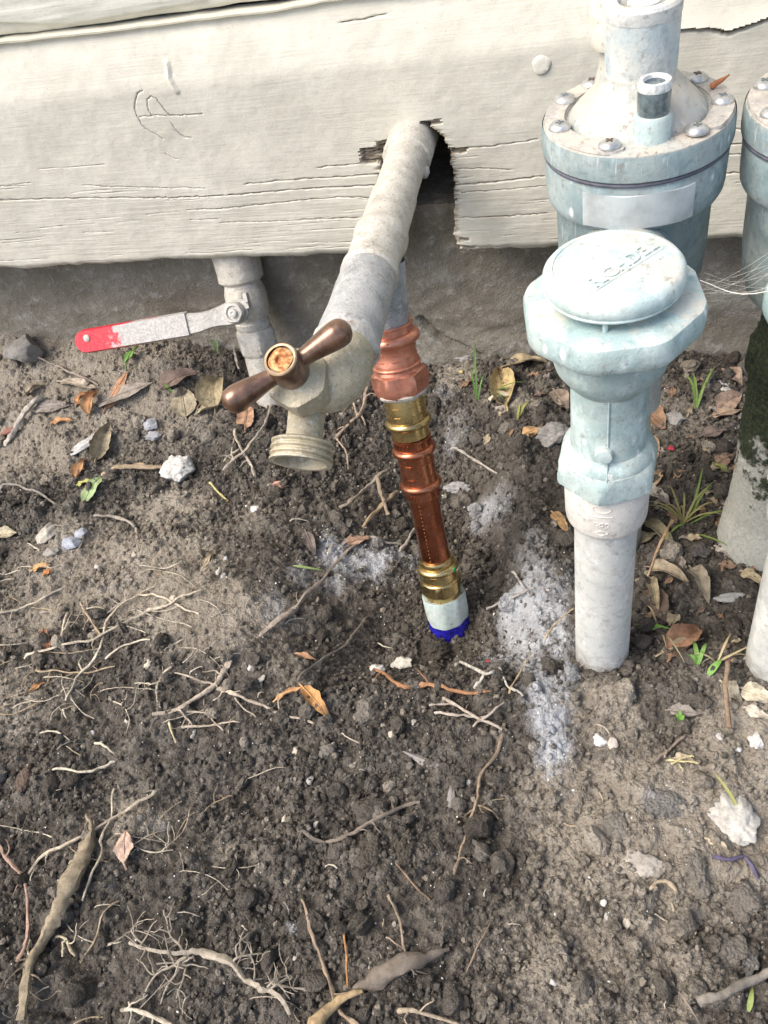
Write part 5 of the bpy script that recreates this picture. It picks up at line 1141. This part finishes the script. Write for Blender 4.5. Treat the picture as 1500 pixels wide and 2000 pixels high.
leaf('grey brown arched leaf beyond the large curled tan leaf', (1350, 1110), (1385, 1180), .4, (.36, .31, .23), .2, .8)
leaf('reddish brown cupped leaf low right of the white pipe', (1310, 1285), (1365, 1225), .55, (.36, .20, .12), .15, .9, .4)
leaf('dark brown leaf behind the green blade', (1270, 1150), (1300, 1215), .5, (.17, .12, .09), .05, .3)
leaf('rolled tan edge leaf beside the green blade', (1290, 1278), (1375, 1245), .22, (.46, .38, .25), .1, .9)
leaf('long curled straw leaf left of the green blade', (1268, 1130), (1285, 1200), .25, (.42, .35, .22), .12, .8)
leaf('pointed tan leaf touching the right edge pipe', (1450, 1115), (1490, 1145), .55, (.48, .40, .25), .1, .4)
leaf('small beige leaf near the right mossy pipe base', (1448, 1085), (1482, 1080), .6, (.50, .41, .31), .06, .3)
leaf('pale torn leaf below the grass tuft', (1400, 1065), (1435, 1090), .45, (.52, .48, .42), .08, .4, lobes=.15)
leaf('brown leaf below the pale torn leaf', (1408, 1100), (1440, 1105), .7, (.28, .19, .13), .05, .3)
leaf('brown pink leaf leaning on the mossy pipe', (1400, 800), (1450, 765), .7, (.42, .30, .22), .12, .4, tilt=.4)
leaf('upper tan leaf leaning on the mossy pipe', (1415, 720), (1450, 752), .6, (.45, .33, .25), .15, .5)
leaf('flat brown leaf under the mossy pipe leaves', (1390, 815), (1452, 800), .4, (.40, .29, .20), .06, .3)
leaf('brown leaf in the soil left of the mossy pipe', (1400, 905), (1432, 885), .8, (.33, .22, .14), .06, .3)
leaf('purplish brown leaf at right of the seedlings', (1372, 850), (1420, 842), .6, (.20, .15, .13), .05, .3)
leaf('green brown leaf by the mossy pipe', (1395, 905), (1425, 920), .4, (.26, .28, .09), .1, .5)
leaf('large cream leaf at the right edge of the foreground', (1450, 1345), (1510, 1375), .75, (.62, .56, .43), .06, .2)
leaf('second cream leaf under the large cream one', (1455, 1385), (1505, 1408), .5, (.56, .51, .42), .06, .25)
leaf('buff leaf left of the large cream leaf', (1410, 1335), (1448, 1372), .7, (.50, .45, .33), .08, .3)
leaf('grey flat leaf in the soil right of centre', (1308, 1384), (1372, 1396), .4, (.27, .24, .21), .06, .3)
leaf('tan leaf scrap over the small hollow', (1318, 1480), (1355, 1488), .6, (.42, .35, .25), .15, .5)
leaf('curled tan leaf on the lower right clods', (1382, 1640), (1425, 1662), .4, (.47, .40, .29), .1, .7)
leaf('buff leaf at the left edge', (-12, 1048), (32, 1040), .7, (.52, .46, .32), .08, .4)
leaf('narrow straw leaf left of the dry patch', (395, 1108), (422, 1072), .3, (.48, .40, .27), .06, .8)
nr = np.random.default_rng(99)
for k in range(64):
    px, py = (nr.uniform(1262, 1470), nr.uniform(740, 1290)) if k < 52 else (nr.uniform(900, 1090), nr.uniform(720, 900))
    a = nr.uniform(0, 6.28); L_ = nr.uniform(14, 30)
    leaf('small broken scrap of %s dead leaf %s' % (['tan', 'brown', 'rust brown', 'grey', 'blackish brown'][k % 5], 'in the litter right of the complete valve' if k < 52 else 'between the copper riser and the complete valve'), (px, py), (px+L_*math.cos(a), py+.7*L_*math.sin(a)), nr.uniform(.4, .8), [TL, BL, (.34, .22, .14), GYL, (.22, .16, .12)][k % 5], nr.uniform(.05, .2), nr.uniform(.2, .8), name='leaf_scrap', group='leaf scraps behind the valve')
# red-brown bud scale on the valve flange
A = on(1388, 172, 2, .2485)
solo('bud_scale', tube(catmull([A, on(1395, 165, 2, .2495), on(1412, 155, 2, .2515), on(1424, 146, 2, .2535)], 12), [.0005, .0009, .0012, .0012, .0011, .001, .0009, .0008, .0006, .0005, .0004, .0003], 8), MAT['leaf'], 'small rust-red leaf stalk caught on the complete valve flange', 'leaf stalk', color=(.45, .17, .08))

# ------------------------------------------------------------------ stones, chips, clods
WH = (.62, .61, .575); CR = (.48, .445, .385); GS = (.24, .23, .215); LGY = (.36, .35, .33)
stone('white chalky lump left of the tap spout', 350, 922, 62, 56, WH, flat=.8, jag=.35, sub=4)
stone('jagged pale chip above the bluish stones at left', 95, 1045, 40, 40, CR, flat=.6, jag=.4)
stone('round grey stone against the wall at far left', 52, 688, 84, 56, GS, flat=.8, jag=.15, sub=4)
stone('small bluish stone at left', 140, 1062, 44, 26, (.36, .39, .45), flat=.6, jag=.3)
stone('second bluish stone beside the first at left', 160, 1045, 30, 18, (.38, .40, .46), flat=.6, jag=.3)
stone('dull grey chip below the jagged pale chip', 98, 1075, 36, 22, (.30, .28, .25), flat=.5, jag=.3)
stone('bluish grey stone right of the folded tan leaf', 292, 828, 40, 24, (.36, .37, .40), flat=.6, jag=.4)
stone('second grey stone below the bluish grey one', 300, 852, 36, 24, (.33, .34, .36), flat=.6, jag=.4)
stone('cream eggshell-like chip below the copper pipe', 785, 1296, 46, 30, (.60, .57, .50), flat=.4, jag=.6)
stone('small white chip left of the eggshell-like chip', 738, 1310, 32, 22, WH, flat=.5, jag=.5)
stone('pale shell of rock in the lower right', 1258, 1688, 84, 44, (.42, .385, .335), flat=.45, jag=.45, sub=4, sink=.35)
stone('large white crusted lump at the right edge', 1434, 1608, 96, 84, (.50, .485, .445), flat=.5, jag=.4, sub=4, sink=.4)
stone('flat grey clod like a leaf in the lower right', 1208, 1618, 56, 82, (.25, .23, .198), name='clod', cat='clod', sink=.42, flat=.35, jag=.35, ang=.3, sub=4)
stone('white chip on the bank right of the white crust', 1173, 1444, 30, 22, WH, flat=.6, jag=.4)
stone('pinkish pale chip beside the white chip', 1197, 1448, 22, 24, (.50, .45, .40), flat=.6, jag=.3)
stone('grey rock sticking out of the pit wall by the copper coupling', 893, 957, 54, 24, (.36, .35, .35), flat=.6, jag=.5, sub=4)
stone('grey crumbly chunk left of the valve neck', 1082, 850, 70, 44, (.34, .325, .30), flat=.6, jag=.45, sub=4)
stone('pale mortar lump at the foot of the footing', 905, 695, 66, 26, (.42, .41, .39), flat=.6, jag=.6, sub=4)
stone('white bark strip arching left of the folded tan leaf', 165, 870, 30, 80, (.56, .56, .55), flat=.4, jag=.5, ang=-.6, sub=4)
stone('cylindrical brown clod in the left foreground', 48, 1522, 34, 50, (.18, .13, .10), name='clod', cat='clod', sink=.42, flat=.8, jag=.15)
stone('grey clod with pale face in the centre', 718, 1385, 52, 50, (.25, .225, .195), name='clod', cat='clod', sink=.42, flat=.6, jag=.4, sub=4)
stone('grey elongated wood chip in the centre', 825, 1482, 84, 14, (.27, .255, .24), name='wood_chip', cat='chip', flat=.8, jag=.3, ang=-.28)
stone('upright grey chip right of the wood chip', 880, 1555, 20, 56, (.26, .245, .23), name='wood_chip', cat='chip', flat=.6, jag=.4)
stone('dark clod on the lip in front of the copper riser', 850, 1268, 78, 46, (.085, .073, .061), name='clod', cat='clod', sink=.42, flat=.8, jag=.5, sub=4)
stone('round dark clod in the lower centre', 790, 1660, 40, 46, (.105, .09, .073), name='clod', cat='clod', sink=.42, flat=.8, jag=.45, sub=4)
stone('dark clod left of the round clod in the lower centre', 722, 1668, 52, 54, (.10, .086, .07), name='clod', cat='clod', sink=.42, flat=.7, jag=.5, sub=4)
stone('grey slab of crust right of centre', 1300, 1570, 90, 50, (.25, .24, .22), name='clod', cat='clod', sink=.42, flat=.35, jag=.55, sub=4)
stone('rough tan clod at the right, above the thick stick', 1420, 1860, 80, 60, (.25, .225, .19), name='clod', cat='clod', sink=.42, flat=.6, jag=.5, sub=4)
stone('rough tan clod left of the purple rootlet', 1360, 1690, 64, 80, (.26, .235, .20), name='clod', cat='clod', sink=.42, flat=.5, jag=.5, sub=4)
stone('tan clod below the purple rootlet', 1450, 1760, 74, 60, (.24, .215, .185), name='clod', cat='clod', sink=.42, flat=.5, jag=.5, sub=4)
stone('grey clod by the lower right corner', 1465, 1880, 40, 44, (.25, .24, .225), name='clod', cat='clod', sink=.42, flat=.8, jag=.5, sub=4)
stone('white crumb pile by the right edge', 1478, 1448, 34, 34, (.62, .61, .58), flat=.6, jag=.6)
stone('pale grey chip among leaves right of the valve neck', 1315, 815, 40, 34, (.40, .385, .36), flat=.35, jag=.5)
stone('dark grey clod among the leaves right of the pipe', 1365, 1075, 44, 30, (.13, .12, .115), name='clod', cat='clod', sink=.42, flat=.8, jag=.5)
stone('weathered wood chip near the right edge pipe', 1430, 1170, 64, 20, (.36, .355, .345), name='wood_chip', cat='chip', flat=.6, jag=.4, ang=.25)
stone('white angular paper-like chip by the mossy pipe', 1412, 752, 22, 50, (.64, .63, .60), name='paint_chip', cat='chip', flat=.25, jag=.4, ang=.5)
stone('tiny pale yellow seed on the ledge by the footing', 900, 722, 10, 7, (.62, .50, .20), name='seed', cat='seed', flat=.9, jag=.05)
stone('small red scrap among the leaves at right', 1310, 872, 16, 10, (.45, .05, .07), name='scrap', cat='scrap', flat=.4, jag=.4)
stone('tiny red bead near the white crust', 954, 1292, 9, 7, (.62, .08, .10), name='scrap', cat='scrap', flat=.8, jag=.1)
pebs = [(500, 995, 22, 16), (425, 1112, 14, 16), (434, 1122, 16, 14), (575, 1464, 16, 16), (650, 1457, 14, 12), (652, 1541, 18, 16), (808, 1408, 16, 14), (915, 1522, 14, 16), (290, 1298, 22, 18), (178, 1427, 12, 10), (195, 1452, 14, 12), (246, 1403, 14, 12), (375, 1430, 12, 18), (764, 1429, 18, 16), (840, 1457, 10, 9), (705, 1505, 16, 10), (618, 1612, 12, 14), (605, 1525, 18, 16), (556, 1600, 12, 16), (440, 1090, 12, 10), (480, 985, 10, 8), (393, 955, 9, 8), (1192, 1790, 24, 18), (1225, 1800, 18, 18), (1080, 1920, 16, 12), (1180, 1760, 14, 12), (575, 1870, 10, 9), (700, 1790, 8, 8), (335, 1165, 18, 16), (30, 1000, 14, 10), (486, 1300, 14, 12), (510, 1322, 16, 14), (596, 1275, 10, 9), (260, 1080, 14, 10), (190, 1105, 22, 12), (1000, 1240, 8, 8), (985, 1310, 12, 10), (1070, 1150, 10, 8), (1375, 1280, 16, 12), (1405, 1445, 18, 16), (1440, 1465, 16, 12)]
for k, (a, b, w, h) in enumerate(pebs):
    stone('small %s pebble lying on the dark soil' % ['white', 'cream', 'light grey', 'buff', 'dull grey'][k % 5], a, b, w*.95, h*.95, [WH, CR, LGY, (.56, .50, .40), (.44, .43, .42)][k % 5], name='pebble', cat='pebble', group='small pale pebbles', flat=.7, jag=.4, sub=2, sink=.42)

# ------------------------------------------------------------------ grass and seedlings
def grass(label, color, blades, name='grass_tuft', cat='grass', group=None):
    g = Geo()
    for b in blades: blade(g, *b)
    return solo(name, g, MAT['green'], label, cat, group, sharp=50, color=color)
grass('single bright green grass blade right of the white pipe', (.15, .34, .06), [((1245, 1215), (1345, 1252), .0042, .004, .001)], name='green_sprig')
grass('dry yellowish grass tuft left of the mossy pipe', (.26, .235, .10), [((1335, 1020), (1335+math.cos(a)*r, 1010-abs(math.sin(a))*r*.8+k % 3*12), .0011, .010, .001*(k % 3-1)) for k, (a, r) in enumerate([(3.0, 70), (2.7, 80), (2.4, 60), (2.0, 70), (1.6, 60), (1.2, 75), (.8, 80), (.5, 70), (.2, 75), (2.9, 50), (.35, 45), (1.9, 40)])])
grass('green grass blades sprouting by the dry tuft', (.16, .25, .05), [((1345, 1015), (1368, 940), .0012, .012, .001), ((1345, 1015), (1390, 960), .0012, .010, 0), ((1350, 1020), (1420, 1010), .0012, .008, .001), ((1340, 1020), (1300, 1060), .0012, .006, 0), ((1360, 1040), (1440, 1085), .001, .006, .001)])
grass('green seedling with narrow leaves below the green blade', (.14, .27, .06), [((1362, 1305), (1350, 1262), .0022, .008, 0), ((1362, 1305), (1378, 1268), .002, .008, 0), ((1362, 1305), (1340, 1290), .002, .006, 0), ((1362, 1305), (1372, 1285), .0018, .006, 0)], name='seedling', cat='seedling')
grass('green leaf tip by the right edge pipe', (.15, .30, .06), [((1382, 1322), (1408, 1298), .0034, .003, 0)], name='green_sprig')
grass('tiny green seedling in the right foreground', (.14, .29, .05), [((1328, 1412), (1318, 1398), .0018, .004, 0), ((1328, 1412), (1336, 1400), .0018, .004, 0), ((1328, 1412), (1326, 1390), .0014, .005, 0)], name='seedling', cat='seedling')
grass('thin upright green sprout by the footing, right of the riser', (.08, .19, .03), [((932, 778), (934, 708), .0011, .022, 0), ((930, 778), (920, 735), .0009, .012, 0), ((934, 780), (950, 745), .0009, .010, 0)])
grass('low green blades beside the rolled cream leaf', (.10, .20, .04), [((958, 772), (1000, 768), .0012, .006, .001), ((956, 774), (985, 792), .0011, .006, 0), ((958, 772), (1025, 760), .0012, .008, .002)])
grass('yellow green sprout left of the valve neck', (.24, .25, .06), [((1010, 815), (1018, 792), .0016, .006, 0), ((1012, 812), (1035, 790), .0018, .005, 0)])
grass('single green blade in the white powder patch', (.24, .32, .12), [((572, 1104), (636, 1118), .0016, .003, .001)], name='green_sprig')
grass('dark green blades growing up in front of the shutoff valve', (.07, .17, .035), [((494, 622), (502, 575), .0014, .012, 0), ((496, 620), (560, 585), .0010, .014, .002)])
grass('small green sprout left of the shutoff valve foot', (.08, .18, .04), [((425, 690), (432, 655), .0012, .008, 0), ((425, 690), (412, 668), .0011, .006, 0)])
grass('green blade tip by the broad pinkish brown leaf', (.12, .27, .05), [((322, 757), (345, 780), .0022, .004, 0)])
grass('green blade between the two olive leaves by the tap handle', (.11, .26, .05), [((375, 785), (405, 770), .003, .004, 0)])
grass('curved green blades left of the mossy pipe leaves', (.15, .24, .05), [((1360, 792), (1352, 745), .0020, .008, 0), ((1362, 794), (1380, 755), .0016, .008, 0), ((1360, 792), (1395, 735), .0014, .010, 0), ((1358, 792), (1328, 750), .0014, .010, .002)])
grass('yellow grass stalk by the large white lump', (.34, .34, .12), [((1452, 1600), (1392, 1518), .0016, .006, 0)])
grass('green sprout by the thick grey stick', (.22, .28, .08), [((1462, 1975), (1468, 1930), .002, .003, 0)])
grass('thin dry stalks at the foot of the right edge pipe', (.36, .31, .18), [((1398, 1300), (1480, 1262), .0009, .006, .001), ((1398, 1300), (1460, 1285), .0009, .004, -.001), ((1399, 1302), (1425, 1255), .0009, .010, 0), ((1398, 1300), (1350, 1290), .0009, .006, 0)])
grass('thin dry stalks beside the green blade', (.36, .30, .17), [((1282, 1215), (1300, 1275), .001, .006, 0), ((1282, 1215), (1335, 1305), .0009, .008, .001), ((1283, 1216), (1262, 1190), .0009, .006, 0)])

# ------------------------------------------------------------------ cobweb between the two valves
g = Geo(); nr = np.random.default_rng(4)
a0_ = np.array([.0285, .004, .2245]); 
for k in range(11):
    p = a0_+nr.normal(0, .0022, 3)*np.array([1, 1, .8]); q = np.array([.0530, .006, .2310])+nr.normal(0, .006, 3)*np.array([.3, 1.2, 1.1])
    m_ = (p+q)/2+np.array([0, 0, -.0025])+nr.normal(0, .0012, 3); g.add(*tube(catmull([p, m_, q], 9), .000035 if k else .00016, 4))
solo('cobweb', g, MAT['web'], 'dusty cobweb strands stretched between the two valves', 'cobweb')
